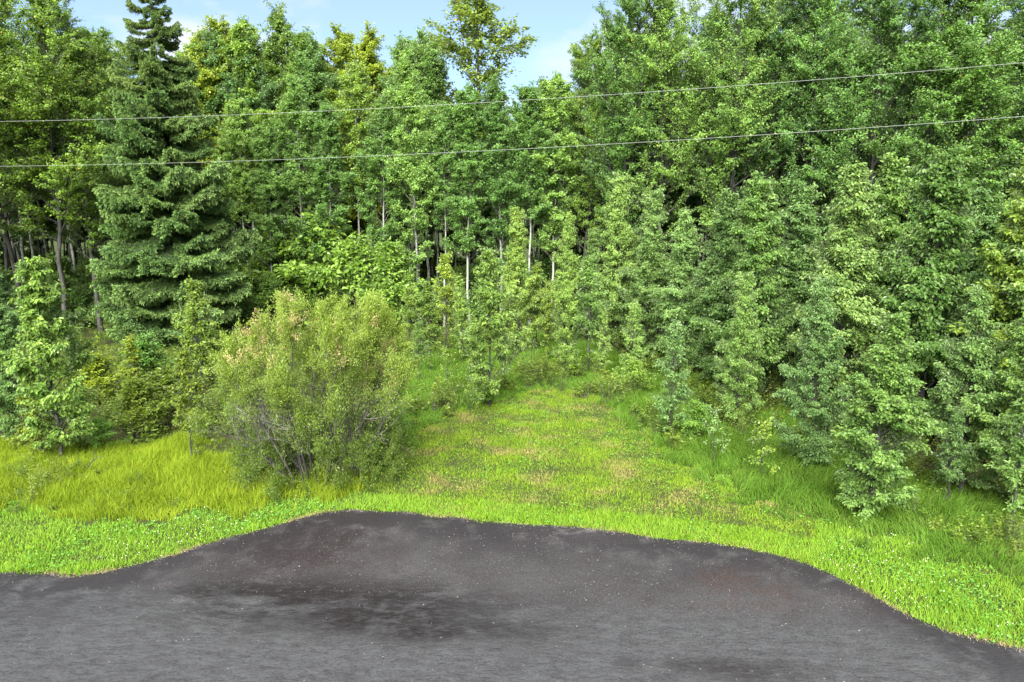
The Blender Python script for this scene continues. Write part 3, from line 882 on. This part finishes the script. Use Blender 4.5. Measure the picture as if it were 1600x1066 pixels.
# ------------------------------------------------------------------ willow bush
def build_willow():
    rng = np.random.default_rng(5)
    cx, cy = at(506, 746)
    root = bpy.data.objects.new('willow_bush', None); COL.objects.link(root)
    root.location = (cx, cy, gz(cx, cy) - 0.04)
    root.scale = (0.84, 0.88, 1.0)
    tag(root, 'large round many stemmed willow bush with feathery yellow green leaves left of the lawn', 'bush')
    S0, S1, W, tipw = [], [], [], []
    fmb = MB()
    n_st = 34
    for i in range(n_st):
        az = i * 2.399 + rng.normal(0, 0.2)
        q = (i + 0.5) / n_st
        rb = 0.95 * math.sqrt(rng.uniform(0.05, 1))
        base = np.array([rb * math.cos(az) * 1.1, rb * math.sin(az) * 0.8, 0])
        a = R(4 + 35 * q ** 0.8 + rng.normal(0, 4))
        L = (4.4 - 1.75 * q ** 1.4) * rng.uniform(0.88, 1.06)
        path = grow_path(rng, base, (math.sin(a) * math.cos(az), math.sin(a) * math.sin(az), math.cos(a)), L, 9, 0.03 - 0.05 * q, 0.06)
        m = MB(); tube(m, path, 0.032 * rng.uniform(0.7, 1.25) * (1 - np.linspace(0, 1, 10) * 0.85), 6)
        m.build('stem', [BARK_DARK if i % 4 else BARK_GREY], root, smooth=True)
        for b in range(10):
            s = rng.uniform(0.22, 0.95)
            p, d = sample(path, np.array([s]))
            out = np.array([math.cos(az), math.sin(az), 0]) * (0.3 + 0.8 * q)
            dd = unit(d[0] * 0.8 + rng.normal(0, 0.42, 3) + out * 0.35 + np.array([0, 0, 0.15]))
            l2 = (0.55 + 0.95 * (1 - s)) * rng.uniform(0.6, 1.1)
            sub = grow_path(rng, p[0], dd, l2, 4, 0.05, 0.10)
            tube(fmb, sub, 0.012 * (1 - np.linspace(0, 1, 5) * .8), 4, mat=2)
            nt = 9
            ss = rng.uniform(0.15, 1.0, nt)
            P, T = sample(sub, ss)
            D = unit(T * 0.75 + rng.normal(0, 0.42, (nt, 3)) + np.array([[0, 0, 0.12]]))
            l3 = rng.uniform(0.20, 0.46, (nt, 1))
            S0.append(P); S1.append(P + D * l3)
            zrel = np.clip(P[:, 2] / 4.0, 0, 1)
            rr = np.hypot(P[:, 0], P[:, 1]) / 2.0
            W.append(l3[:, 0] * np.clip(0.05 + 0.75 * zrel ** 1.5 + 0.55 * np.clip(rr - 0.35, 0, 1), 0.05, 2))
    # the middle storey is thinly leaved and shows its twigs
    for a_, P in enumerate(S0):
        W[a_] = W[a_] * (1 - 0.84 * np.exp(-((P[:, 2] - 1.55) / 0.62) ** 2) * np.clip(np.abs(P[:, 0] - 0.25) * 1.4 - 0.15, 0, 1))
    # leafy low growth round the foot
    nl = 260
    az = rng.uniform(0, 6.283, nl); r = rng.uniform(0.7, 1.9, nl)
    P = np.c_[r * np.cos(az) * 1.15, r * np.sin(az), rng.uniform(0.1, 1.0, nl)]
    D = unit(np.c_[np.cos(az) * .5, np.sin(az) * .5, np.full(nl, 0.9)] + rng.normal(0, 0.4, (nl, 3)))
    keep = (np.sin(az) > 0.0) | (P[:, 0] > 0.9) | (P[:, 0] < -0.9) | (P[:, 2] < 0.30)
    P, D = P[keep], D[keep]
    S0.append(P); S1.append(P + D * rng.uniform(0.3, 0.6, (len(P), 1))); W.append(np.full(len(P), 0.62))
    S0, S1, W = np.concatenate(S0), np.concatenate(S1), np.concatenate(W)
    # the left flank is thin, half dead
    mid = (S0 + S1) / 2
    bare = np.exp(-(((mid[:, 0] + 1.6) / 1.0) ** 2 + ((mid[:, 2] - 1.75) / 0.65) ** 2 + ((mid[:, 1] + 0.7) / 1.2) ** 2))
    W = W * (1 - 0.92 * bare)
    twigs(fmb, S0, S1, 0.005, mat=2)
    n = 185000
    i = rng.choice(len(S0), n, p=W / W.sum())
    s = rng.uniform(0.05, 1.05, n)[:, None]
    D = S1[i] - S0[i]
    P = S0[i] + D * s + rng.normal(0, 0.05, (n, 3))
    A = unit(unit(D) * 0.8 + rng.normal(0, 0.5, (n, 3)) + np.array([[0, 0, 0.1]]))
    N = np.array([[0, 0, 0.9]]) + rng.normal(0, 0.6, (n, 3))
    ln = rng.uniform(0.036, 0.078, n)
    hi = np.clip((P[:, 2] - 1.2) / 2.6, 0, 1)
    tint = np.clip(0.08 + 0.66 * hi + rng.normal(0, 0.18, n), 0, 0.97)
    # faded tan shoots at the crown's upper left and right shoulder
    pink = np.exp(-(((mid[:, 0] + 1.1) / 0.7) ** 2 + ((mid[:, 2] - 3.55) / 0.5) ** 2)) + 0.8 * np.exp(-(((mid[:, 0] - 1.6) / 0.55) ** 2 + ((mid[:, 2] - 2.9) / 0.6) ** 2))
    isp = (rng.uniform(0, 1, len(mid)) < pink * 0.45)[i] & (s[:, 0] > 0.3)
    a, b = ~isp, isp
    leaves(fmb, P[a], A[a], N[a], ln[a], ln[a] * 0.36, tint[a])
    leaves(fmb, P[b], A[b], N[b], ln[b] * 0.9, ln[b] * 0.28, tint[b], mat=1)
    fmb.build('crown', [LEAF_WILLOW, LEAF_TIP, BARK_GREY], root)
    for k in range(7):
        az = R(180 + rng.uniform(-38, 30))
        p0 = np.array([-0.7, -0.45, rng.uniform(1.0, 1.5)])
        path = grow_path(rng, p0, (math.cos(az), math.sin(az) - 0.25, rng.uniform(0.05, 0.7)), rng.uniform(0.9, 2.0), 7, 0.02, 0.16)
        m = MB(); tube(m, path, 0.010 * (1 - np.linspace(0, 1, 8) * .85), 5)
        for s in rng.uniform(0.3, 0.95, 7):
            p, d = sample(path, np.array([s]))
            sub = grow_path(rng, p[0], d[0] + rng.normal(0, 0.6, 3), rng.uniform(0.25, 0.6), 4, 0.0, 0.2)
            tube(m, sub, 0.005 * (1 - np.linspace(0, 1, 5) * .8), 4)
        o = m.build('dead_branch', [BARK_DEAD], root)
        tag(o, 'bare silver grey dead branch')
build_willow()

# ------------------------------------------------------------------ grass and ground cover
def poly(px):
    return [at(*p) for p in px]

VERGE_L = [(-400, 800), (0, 800), (130, 812), (260, 816), (350, 806), (430, 795), (500, 783), (570, 768)]
LAWN_BACK = [(620, 722), (650, 680), (690, 648), (745, 632), (790, 622), (845, 606), (900, 612), (960, 636), (1000, 668), (1050, 712), (1120, 746), (1200, 782)]
VERGE_R = [(1270, 806), (1330, 826), (1400, 850), (1480, 888), (1600, 915), (2000, 960)]
EDGE_BACK = [(2000, 1110), (1600, 1060)] + [(a, b + 45) for a, b in EDGE_PX[::-1][1:]] + [(-400, 935)]
LAWN = poly([(560, 772)] + LAWN_BACK + [(1270, 806), (1290, 920), (1240, 910), (1170, 890), (1040, 875), (900, 860), (740, 850), (550, 830), (500, 830)])
VERGE = poly(VERGE_L + LAWN_BACK + VERGE_R + EDGE_BACK)
TALL = poly([(-400, 690), (0, 690), (100, 712), (180, 700), (260, 688), (345, 700), (420, 740), (520, 745), (575, 750)] + VERGE_L[::-1])
ROUGH = poly([(560, 770), (590, 700), (610, 600), (630, 560), (700, 535), (800, 520), (900, 530), (1000, 545), (1100, 590), (1200, 640), (1320, 690), (1450, 740),
              (1600, 780), (2000, 800)] + VERGE_R[::-1] + LAWN_BACK[::-1])

def scatter(pol, dens, rng, pad=0.0):
    xs, ys = [p[0] for p in pol], [p[1] for p in pol]
    x0, x1, y0, y1 = max(min(xs), -16), min(max(xs), 16), min(ys), max(ys)
    n = int((x1 - x0) * (y1 - y0) * dens)
    x, y = rng.uniform(x0, x1, n), rng.uniform(y0, y1, n)
    jx = 0.9 * (vnoise(x, y, 0.5, 61) - 0.5) + 0.5 * (vnoise(x, y, 0.14, 62) - 0.5)
    k = inside(x + jx, y + 1.6 * jx, pol)
    x, y = x[k], y[k]
    k = inside(x, y, ROAD_POLY)
    if k.any():
        d = line_dist(x, y, EDGE)
        k &= d > 0.02 + 0.06 * vnoise(x, y, 0.3, 77)
        x, y = x[~k], y[~k]
    return x, y

def build_grass():
    rng = np.random.default_rng(9)
    # mown lawn
    mb = MB()
    x, y = scatter(LAWN, 1900, rng)
    keep = rng.uniform(0, 1, len(x)) < np.clip(1.25 * vnoise(x, y, 0.8, 1) + 0.5 * vnoise(x, y, 0.25, 2), 0.12, 1)
    x, y = x[keep], y[keep]
    n = len(x)
    h = (0.035 + 0.06 * vnoise(x, y, 0.45, 8)) * rng.uniform(0.7, 1.4, n)
    tint = np.clip(rng.normal(0.45, 0.25, n) + 0.5 * (vnoise(x, y, 0.35, 4) - 0.5), 0, 1)
    blades(mb, x, y, ground_z(x, y), h, rng.uniform(0.008, 0.016, n), tint, rng, 0.65)
    o = mb.build('mown_grass', [GRASS_MOWN])
    tag(o, 'short patchy yellow green lawn of the clearing', 'grass', kind='stuff')
    # verge
    mb = MB()
    x, y = scatter(VERGE, 1650, rng)
    k = ~inside(x, y, LAWN) | (line_dist(x, y, EDGE) < 0.9)
    x, y = x[k], y[k]
    n = len(x)
    h = (0.05 + 0.10 * vnoise(x, y, 0.5, 18)) * rng.uniform(0.7, 1.4, n)
    tint = np.clip(rng.normal(0.45, 0.25, n) + 0.6 * (vnoise(x, y, 0.4, 14) - 0.5), 0, 1)
    blades(mb, x, y, ground_z(x, y), h, rng.uniform(0.010, 0.020, n), tint, rng, 0.55)
    o = mb.build('verge_grass', [GRASS_VERGE])
    tag(o, 'lush bright green grass strip along the asphalt edge', 'grass', kind='stuff')
    # tall yellow grass left
    mb = MB()
    x, y = scatter(TALL, 1500, rng)
    n = len(x)
    h = (0.14 + 0.26 * vnoise(x, y, 0.9, 28)) * rng.uniform(0.6, 1.25, n)
    an = 7.0 * vnoise(x, y, 0.9, 31) + 3.0 * vnoise(x, y, 0.35, 32); fl = np.c_[np.cos(an), np.sin(an), np.zeros(n)] * 0.35
    tint = np.clip(rng.normal(0.5, 0.25, n) + 0.5 * (vnoise(x, y, 0.6, 24) - 0.5), 0, 1)
    blades(mb, x, y, ground_z(x, y), h, rng.uniform(0.007, 0.014, n), tint, rng, 0.55, True, fl)
    o = mb.build('tall_grass', [GRASS_TALL])
    tag(o, 'tall yellow meadow grass left of the willow bush', 'grass', kind='stuff')
    # rough grass round and behind the lawn, matted on the right
    mb = MB()
    x, y = scatter(ROUGH, 900, rng)
    n = len(x)
    right = np.clip((x - 2.5) / 2, 0, 1)
    h = (0.13 + 0.28 * vnoise(x, y, 0.8, 38)) * rng.uniform(0.6, 1.3, n) * (1 + 0.1 * right)
    an = 6.0 * vnoise(x, y, 0.9, 33) + 3.0 * vnoise(x, y, 0.3, 36)
    fl = np.c_[np.cos(an), np.sin(an), np.zeros(n)] * (0.25 + 0.55 * right[:, None])
    tint = np.clip(rng.normal(0.5, 0.25, n) + 0.6 * (vnoise(x, y, 0.5, 34) - 0.5), 0, 1)
    blades(mb, x, y, ground_z(x, y), h, rng.uniform(0.008, 0.016, n) , tint, rng, 0.8, True, fl)
    o = mb.build('rank_grass', [GRASS_SHADE])
    tag(o, 'rank matted grass between the lawn and the thicket', 'grass', kind='stuff')

    mb = MB()
    e = np.array([q for q in EDGE if abs(q[0]) < 16])
    t = rng.uniform(0, len(e) - 1.001, 16000); i = t.astype(int); f = (t - i)[:, None]
    q = e[i] * (1 - f) + e[i + 1] * f
    x, y = q[:, 0], q[:, 1] + rng.normal(0.04, 0.07, len(q))
    k = rng.uniform(0, 1, len(x)) < np.clip(2.4 * (vnoise(x, y, 0.6, 91) - 0.38), 0, 1)
    x, y = x[k], y[k]; n = len(x)
    blades(mb, x, y, ground_z(x, y) * 0 + 0.0, rng.uniform(0.03, 0.10, n), rng.uniform(0.008, 0.016, n), rng.uniform(0, 1, n), rng, 1.0)
    o = mb.build('dry_grass', [leaf_mat('dry grass', (0.13, 0.10, 0.05), (0.34, 0.27, 0.14), trans=0.2, rough=0.8, spec=0.05, jitter=0.0)])
    tag(o, 'straw and dead grass along the crumbling asphalt edge', 'grass', kind='stuff')
    mb = MB()
    x, y = scatter(poly([(950, 520), (1600, 560), (2000, 600), (2000, 850), (1600, 830), (1400, 790), (1200, 720), (1050, 640)]), 90, rng)
    x2, y2 = scatter(poly([(-400, 500), (900, 500), (900, 550), (640, 590), (330, 690), (-400, 700)]), 40, rng)
    x, y = np.r_[x, x2], np.r_[y, y2]; n = len(x)
    leaves(mb, np.c_[x, y, ground_z(x, y) + rng.uniform(0.005, 0.05, n)], np.c_[rng.normal(0, 1, (n, 2)), rng.normal(0, .25, n)], np.array([[0, 0, 1.0]]) + rng.normal(0, 0.35, (n, 3)),
           rng.uniform(0.05, 0.10, n), rng.uniform(0.03, 0.06, n), rng.uniform(0, 1, n))
    o = mb.build('leaf_litter', [leaf_mat('fallen leaf', (0.035, 0.030, 0.014), (0.13, 0.095, 0.045), trans=0.1, rough=0.8, spec=0.1, jitter=0.0)])
    tag(o, 'brown fallen leaves on the wood floor under the poplars', 'leaves', kind='stuff')
    # low clover leaves and white clover heads on the verge
    mb = MB()
    x, y = scatter(VERGE, 260, rng)
    k = (rng.uniform(0, 1, len(x)) < np.clip(2.2 * (vnoise(x, y, 0.9, 44) - 0.35), 0.05, 1)) & ~(inside(x, y, LAWN) & (rng.uniform(0, 1, len(x)) < 0.75))
    x, y = x[k], y[k]
    n = len(x)
    P = np.c_[x, y, ground_z(x, y) + rng.uniform(0.03, 0.11, n)]
    leaves(mb, P, np.c_[rng.normal(0, 1, (n, 2)), rng.normal(0, 0.2, n)], np.array([[0, 0, 1.0]]) + rng.normal(0, 0.3, (n, 3)),
           rng.uniform(0.03, 0.065, n), rng.uniform(0.03, 0.055, n), rng.uniform(0, 1, n), fold=0.1)
    o = mb.build('clover_leaves', [LEAF_CLOVER])
    tag(o, 'small round clover leaves in the roadside grass', 'clover', kind='stuff')
    m, nn, l, out = new_mat('clover head')
    p = nd(nn, 'ShaderNodeBsdfPrincipled', Roughness=0.8); p.inputs['Base Color'].default_value = (0.50, 0.52, 0.40, 1)
    l.new(p.outputs[0], out.inputs['Surface'])
    mb = MB()
    x, y = scatter(VERGE, 26, rng)
    k = (rng.uniform(0, 1, len(x)) < np.clip(3.2 * (vnoise(x, y, 1.4, 54) - 0.45), 0, 1)) & (~inside(x, y, LAWN)) & ((x > 4.5) | (x < -4))
    x, y = x[k], y[k]
    z = ground_z(x, y) + rng.uniform(0.08, 0.15, len(x))
    r = rng.uniform(0.005, 0.011, len(x))
    oc = np.array([[1, 0, 0], [-1, 0, 0], [0, 1, 0], [0, -1, 0], [0, 0, 1], [0, 0, -1.0]])
    V = np.c_[x, y, z][:, None] + oc[None] * r[:, None, None]
    fo = np.array([[0, 2, 4], [2, 1, 4], [1, 3, 4], [3, 0, 4], [2, 0, 5], [1, 2, 5], [3, 1, 5], [0, 3, 5]])
    mb.add(V.reshape(-1, 3), ((np.arange(len(x)) * 6)[:, None, None] + fo[None]).reshape(-1, 3))
    o = mb.build('clover_flowers', [m])
    tag(o, 'tiny white clover flowers dotted over the verge', 'flowers', kind='stuff')
build_grass()

# ------------------------------------------------------------------ scattered by geometry nodes: undergrowth and the wood behind
def gn_scatter(name, pts, rots, scales, which, meshes, label, cat):
    me = bpy.data.meshes.new(name)
    me.from_pydata([tuple(p) for p in pts], [], [])
    for an, ty, arr in (('rz', 'FLOAT', rots), ('sc', 'FLOAT', scales), ('id2', 'INT', which)):
        a = me.attributes.new(an, ty, 'POINT')
        a.data.foreach_set('value', np.asarray(arr, np.int32 if ty == 'INT' else np.float32))
    o = link(name, me)
    tag(o, label, cat, kind='stuff')
    ng = bpy.data.node_groups.new(name, 'GeometryNodeTree')
    ng.interface.new_socket('Geometry', in_out='INPUT', socket_type='NodeSocketGeometry')
    ng.interface.new_socket('Geometry', in_out='OUTPUT', socket_type='NodeSocketGeometry')
    N, L = ng.nodes, ng.links
    gi, go = N.new('NodeGroupInput'), N.new('NodeGroupOutput')
    iop = N.new('GeometryNodeInstanceOnPoints')
    g2i = N.new('GeometryNodeGeometryToInstance')
    for me2 in meshes[::-1]:
        ob = bpy.data.objects.new(me2.name, me2)
        oi = N.new('GeometryNodeObjectInfo'); oi.inputs['Object'].default_value = ob
        L.new(oi.outputs['Geometry'], g2i.inputs[0])
    iop.inputs['Pick Instance'].default_value = True
    def named(an, ty):
        q = N.new('GeometryNodeInputNamedAttribute'); q.data_type = ty; q.inputs['Name'].default_value = an
        return q.outputs['Attribute']
    cx = N.new('ShaderNodeCombineXYZ'); L.new(named('rz', 'FLOAT'), cx.inputs['Z'])
    L.new(gi.outputs[0], iop.inputs['Points'])
    L.new(g2i.outputs[0], iop.inputs['Instance'])
    L.new(named('id2', 'INT'), iop.inputs['Instance Index'])
    L.new(cx.outputs[0], iop.inputs['Rotation'])
    L.new(named('sc', 'FLOAT'), iop.inputs['Scale'])
    L.new(iop.outputs[0], go.inputs[0])
    md = o.modifiers.new('scatter', 'NODES'); md.node_group = ng
    return o

def weed_mesh(seed, h, n_st, n_leaf, ll, lw):
    rng = np.random.default_rng(seed)
    mb = MB()
    P0 = np.c_[rng.normal(0, 0.10, (n_st, 2)), np.zeros(n_st)]
    P1 = P0 + np.c_[rng.normal(0, 0.20, (n_st, 2)), rng.uniform(0.5, 1.0, n_st) * h]
    twigs(mb, P0, P1, 0.006)
    i = rng.integers(0, n_st, n_leaf); s = rng.uniform(0.2, 1.02, n_leaf)[:, None]
    P = P0[i] + (P1[i] - P0[i]) * s + rng.normal(0, 0.03, (n_leaf, 3))
    A = np.c_[rng.normal(0, 1, (n_leaf, 2)), rng.uniform(-0.3, 0.6, n_leaf)]
    ln = ll * rng.uniform(0.6, 1.3, n_leaf)
    leaves(mb, P, A, np.array([[0, 0, 1.0]]) + rng.normal(0, 0.35, (n_leaf, 3)), ln, ln * lw, np.clip(rng.normal(0.5, 0.25, n_leaf), 0, 0.97))
    return mb.mesh('weed', [LEAF_WEED, BARK_GREY])

def joined(k):
    """trunk, limbs and crown of a prototype as one mesh, for the wood that reads as a mass"""
    mb = MB()
    for me, off in [(k.trunk, 1)] + [(m, 1) for m in k.limbs] + [(k.crown, 0)]:
        v = np.empty(len(me.vertices) * 3, np.float32); me.vertices.foreach_get('co', v)
        lt = np.empty(len(me.polygons), np.int32); me.polygons.foreach_get('loop_total', lt)
        li = np.empty(len(me.loops), np.int32); me.loops.foreach_get('vertex_index', li)
        mi = np.empty(len(me.polygons), np.int32); me.polygons.foreach_get('material_index', mi)
        tn = np.empty(len(me.polygons), np.float32); me.attributes['tint'].data.foreach_get('value', tn)
        st = np.concatenate([[0], np.cumsum(lt)[:-1]])
        F = np.stack([li[st], li[st + 1], li[st + 2], np.where(lt == 4, li[np.minimum(st + 3, len(li) - 1)], -1)], 1)
        if off == 0:                                         # seen far off: three leaves in four are enough
            fine = 4 if k.name == 'young_poplar' else 2
            leaf = np.flatnonzero(mi == 0); keep = np.ones(len(F), bool)
            keep[leaf[(np.arange(len(leaf)) // fine) % 4 == 3]] = False
            F, mi, tn = F[keep], mi[keep], tn[keep]
        n0 = mb.n
        mb.add(v.reshape(-1, 3), F, 0, tn)
        mb.m[-1] = mi + off
    return mb.mesh('wood', [k.crown.materials[0], k.trunk.materials[0]])

def build_scatter():
    rng = np.random.default_rng(12)
    ms = [weed_mesh(300, 0.7, 9, 130, 0.10, 0.55), weed_mesh(301, 0.95, 12, 190, 0.085, 0.5), weed_mesh(302, 0.45, 12, 120, 0.11, 0.6)]
    ZONES = [([(-400, 560), (330, 560), (340, 690), (260, 690), (180, 700), (100, 712), (-400, 695)], 4.0),
             ([(-400, 500), (900, 500), (900, 545), (620, 575), (380, 600), (-400, 575)], 2.4),
             ([(340, 600), (620, 580), (610, 690), (420, 740), (345, 700)], 2.0),
             ([(900, 510), (1150, 520), (1600, 560), (2000, 600), (2000, 700), (1600, 760), (1420, 790), (1300, 750), (1200, 690), (1120, 680), (1050, 620), (980, 575)], 4.5),
             ([(600, 690), (640, 640), (700, 600), (760, 590), (840, 570), (950, 590), (1040, 660), (1100, 720), (1050, 712), (960, 636), (845, 606), (745, 632), (650, 680)], 4.0),
             ([(350, 775), (460, 770), (560, 760), (590, 740), (640, 700), (620, 690), (540, 740), (380, 740)], 14.0),
             ([(-400, 720), (0, 730), (300, 740), (360, 780), (260, 810), (-400, 795)], 5.0),
             ([(1420, 800), (1600, 830), (2000, 850), (2000, 900), (1600, 880), (1480, 860)], 6.0)]
    X, Y = [], []
    for z, dn in ZONES:
        x, y = scatter(poly(z), dn, rng) if dn > 1000 else None or (lambda p: (lambda xs, ys: (lambda n: (lambda a, b: (a[inside(a, b, p)], b[inside(a, b, p)]))(rng.uniform(min(xs), max(xs), n), rng.uniform(min(ys), max(ys), n)))(int((max(xs) - min(xs)) * (max(ys) - min(ys)) * dn)))([q[0] for q in p], [q[1] for q in p]))(poly(z))
        X.append(x); Y.append(y)
    x, y = np.concatenate(X), np.concatenate(Y)
    n = len(x)
    sc = rng.uniform(0.45, 1.15, n) * (0.6 + 0.7 * vnoise(x, y, 1.5, 71))
    near = y < at(0, 730)[1]
    sc = np.where(near, sc * np.where(x > 5, 0.85, 0.5), sc)
    gn_scatter('undergrowth', np.c_[x, y, ground_z(x, y) - 0.02], rng.uniform(0, 6.28, n), sc, rng.integers(0, 3, n), ms,
               'low leafy weeds and seedlings on the wood floor and clearing edge', 'undergrowth')
    pts = []
    zp = poly([(960, 548), (1100, 585), (1220, 625), (1340, 650), (1480, 690), (1600, 720), (2000, 800), (2100, 600), (1500, 560), (1100, 530), (900, 522)])
    for gx in np.arange(0, 34, 1.9):
        for gy in np.arange(17, 46, 1.9):
            x, y = gx + rng.uniform(-.8, .8), gy + rng.uniform(-.8, .8)
            if inside(np.array([x]), np.array([y]), zp)[0]:
                pts.append((x, y, -0.03))
    n = len(pts)
    gn_scatter('thicket', np.array(pts), rng.uniform(0, 6.28, n), rng.uniform(0.5, 0.85, n), rng.integers(0, 2, n), [joined(KINDS['young'][1]), joined(KINDS['young'][2])],
               'dense thicket of young poplars filling in behind the first row', 'thicket')
    # the wood behind the trees one can tell apart
    ks = [joined(KINDS['aspen'][0]), joined(KINDS['aspen'][1]), joined(KINDS['aspen'][2]), joined(KINDS['poplar'][1]), joined(KINDS['poplar'][2]), joined(KINDS['shrub'][0]), joined(KINDS['shrub'][1])]
    pts, rz, sc, wh = [], [], [], []
    gxs = np.arange(-75, 76, 2.6); gys = np.arange(38, 86, 3.0)
    for gy in gys:
        for gx in gxs:
            x, y = gx + rng.uniform(-1.3, 1.3), gy + rng.uniform(-1.3, 1.3)
            if abs(x) > y * 0.95 + 6:
                continue
            px = 800 + FPX * x / (y * 0.985)
            if px < 300 and y < 42 or (0.02 < rng.uniform() and 300 < px < 900 and y < 43):
                continue
            pts.append((x, y, -0.05)); rz.append(rng.uniform(0, 6.28))
            hh = rng.uniform(0.98, 1.26) * (0.86 if 690 < px < 930 else 1.0)
            w = int(rng.integers(0, 3)) if x < 4 else int(rng.integers(0, 5))
            sc.append(hh * (0.9 if w > 2 else 1.0)); wh.append(w)
    for k in range(480):                                    # the wood's own bushy storey
        y = rng.uniform(35, 62); x = rng.uniform(-1, 1) * (y * 0.85 + 3)
        pts.append((x, y, -0.05)); rz.append(rng.uniform(0, 6.28)); sc.append(rng.uniform(1.0, 2.2)); wh.append(int(rng.integers(5, 7)))
    for sx in (-1, 1):                                      # flanks beyond the frame
        for k in range(26):
            y = rng.uniform(30, 48) if sx < 0 else rng.uniform(19, 40); x = sx * (y * 0.82 + rng.uniform(3, 14))
            pts.append((x, y, -0.05)); rz.append(rng.uniform(0, 6.28)); sc.append(rng.uniform(0.7, 0.95)); wh.append(int(rng.integers(3, 5)))
    gn_scatter('woods', np.array(pts), rz, sc, wh, ks, 'deep mixed wood of aspens and poplars behind the front trees', 'wood')
build_scatter()

# ------------------------------------------------------------------ power lines
def build_wires():
    m, n, l, out = new_mat('aluminium wire')
    p = nd(n, 'ShaderNodeBsdfPrincipled', Roughness=0.6); p.inputs['Base Color'].default_value = (0.22, 0.23, 0.22, 1)
    l.new(p.outputs[0], out.inputs['Surface'])
    for y0, rows, lb in ((13.2, ((0, 190), (712, 163), (1600, 98)), 'upper of the two thin overhead power lines crossing in front of the trees'),
                         (13.2, ((0, 260), (712, 238), (1600, 182)), 'lower of the two thin overhead power lines crossing in front of the trees')):
        q = []
        for px, py in rows:
            v = (533.0 - py) / FPX
            kx = (px - 800) / FPX / (math.cos(PITCH) + v * math.sin(PITCH))
            y = y0 / (1 + 0.22 * kx)
            q.append((kx * y, y, height_at(px, y, py)))
        co = np.polyfit([a[0] for a in q], [a[2] for a in q], 2)
        xs = np.linspace(-34, 34, 90)
        mb = MB(); tube(mb, np.c_[xs, y0 - 0.22 * xs, np.polyval(co, xs)], np.full(90, 0.0025), 6)
        o = mb.build('power_line', [m], smooth=True)
        tag(o, lb, 'power line', 'overhead power lines')
build_wires()

# ------------------------------------------------------------------ small things
def build_small():
    rng = np.random.default_rng(3)
    x, y = at(150, 742)
    mb = MB()
    path = grow_path(rng, (0, 0, 0.0), (0.55, 0.1, 0.75), 0.75, 8, -0.03, 0.12)
    tube(mb, path, 0.016 * (1 - np.linspace(0, 1, 9) * .7), 6)
    for s in (0.4, 0.65):
        p, d = sample(path, np.array([s]))
        tube(mb, grow_path(rng, p[0], d[0] + rng.normal(0, .5, 3), 0.22, 4, 0, 0.1), 0.008 * (1 - np.linspace(0, 1, 5) * .7), 5)
    o = mb.build('fallen_branch', [BARK_DARK])
    o.location = (x - 0.2, y, gz(x, y) + 0.12)
    tag(o, 'dark crooked dead branch sticking out of the tall yellow grass', 'branch')
    # stones and grit along the asphalt edge
    m, n, l, out = new_mat('grit')
    g = n.new('ShaderNodeNewGeometry')
    p = nd(n, 'ShaderNodeBsdfPrincipled', Roughness=0.85)
    l.new(mixc(n, l, noise(n, l, g.outputs['Position'], 9.0, 2), (0.10, 0.08, 0.07), (0.34, 0.30, 0.27)), p.inputs['Base Color'])
    l.new(p.outputs[0], out.inputs['Surface'])
    mb = MB()
    e = [q for q in EDGE if abs(q[0]) < 14]
    oc = np.array([[1, 0, 0], [-1, 0, 0], [0, 1, 0], [0, -1, 0], [0, 0, .7], [0, 0, -.7]])
    fo = np.array([[0, 2, 4], [2, 1, 4], [1, 3, 4], [3, 0, 4], [2, 0, 5], [1, 2, 5], [3, 1, 5], [0, 3, 5]])
    C = []
    for (x0, y0), (x1, y1) in zip(e[:-1], e[1:]):
        d = math.hypot(x1 - x0, y1 - y0)
        for _ in range(int(d * 60)):
            t = rng.uniform(); C.append((x0 + (x1 - x0) * t + rng.normal(0, .03), y0 + (y1 - y0) * t - abs(rng.normal(0.02, .07)), 0.018))
    for _ in range(450):
        xx = rng.uniform(-9, 8); yy = rng.uniform(8, 13.2)
        if inside(np.array([xx]), np.array([yy]), ROAD_POLY)[0]:
            C.append((xx, yy, 0.022))
    C = np.array(C); k = len(C)
    rr = rng.uniform(0.003, 0.009, k)
    V = C[:, None] + oc[None] * rr[:, None, None] * rng.uniform(0.6, 1.4, (k, 6, 1))
    mb.add(V.reshape(-1, 3), ((np.arange(k) * 6)[:, None, None] + fo[None]).reshape(-1, 3))
    o = mb.build('gravel', [m])
    tag(o, 'loose grit and small stones on the asphalt and its edge', 'gravel', kind='stuff')
build_small()
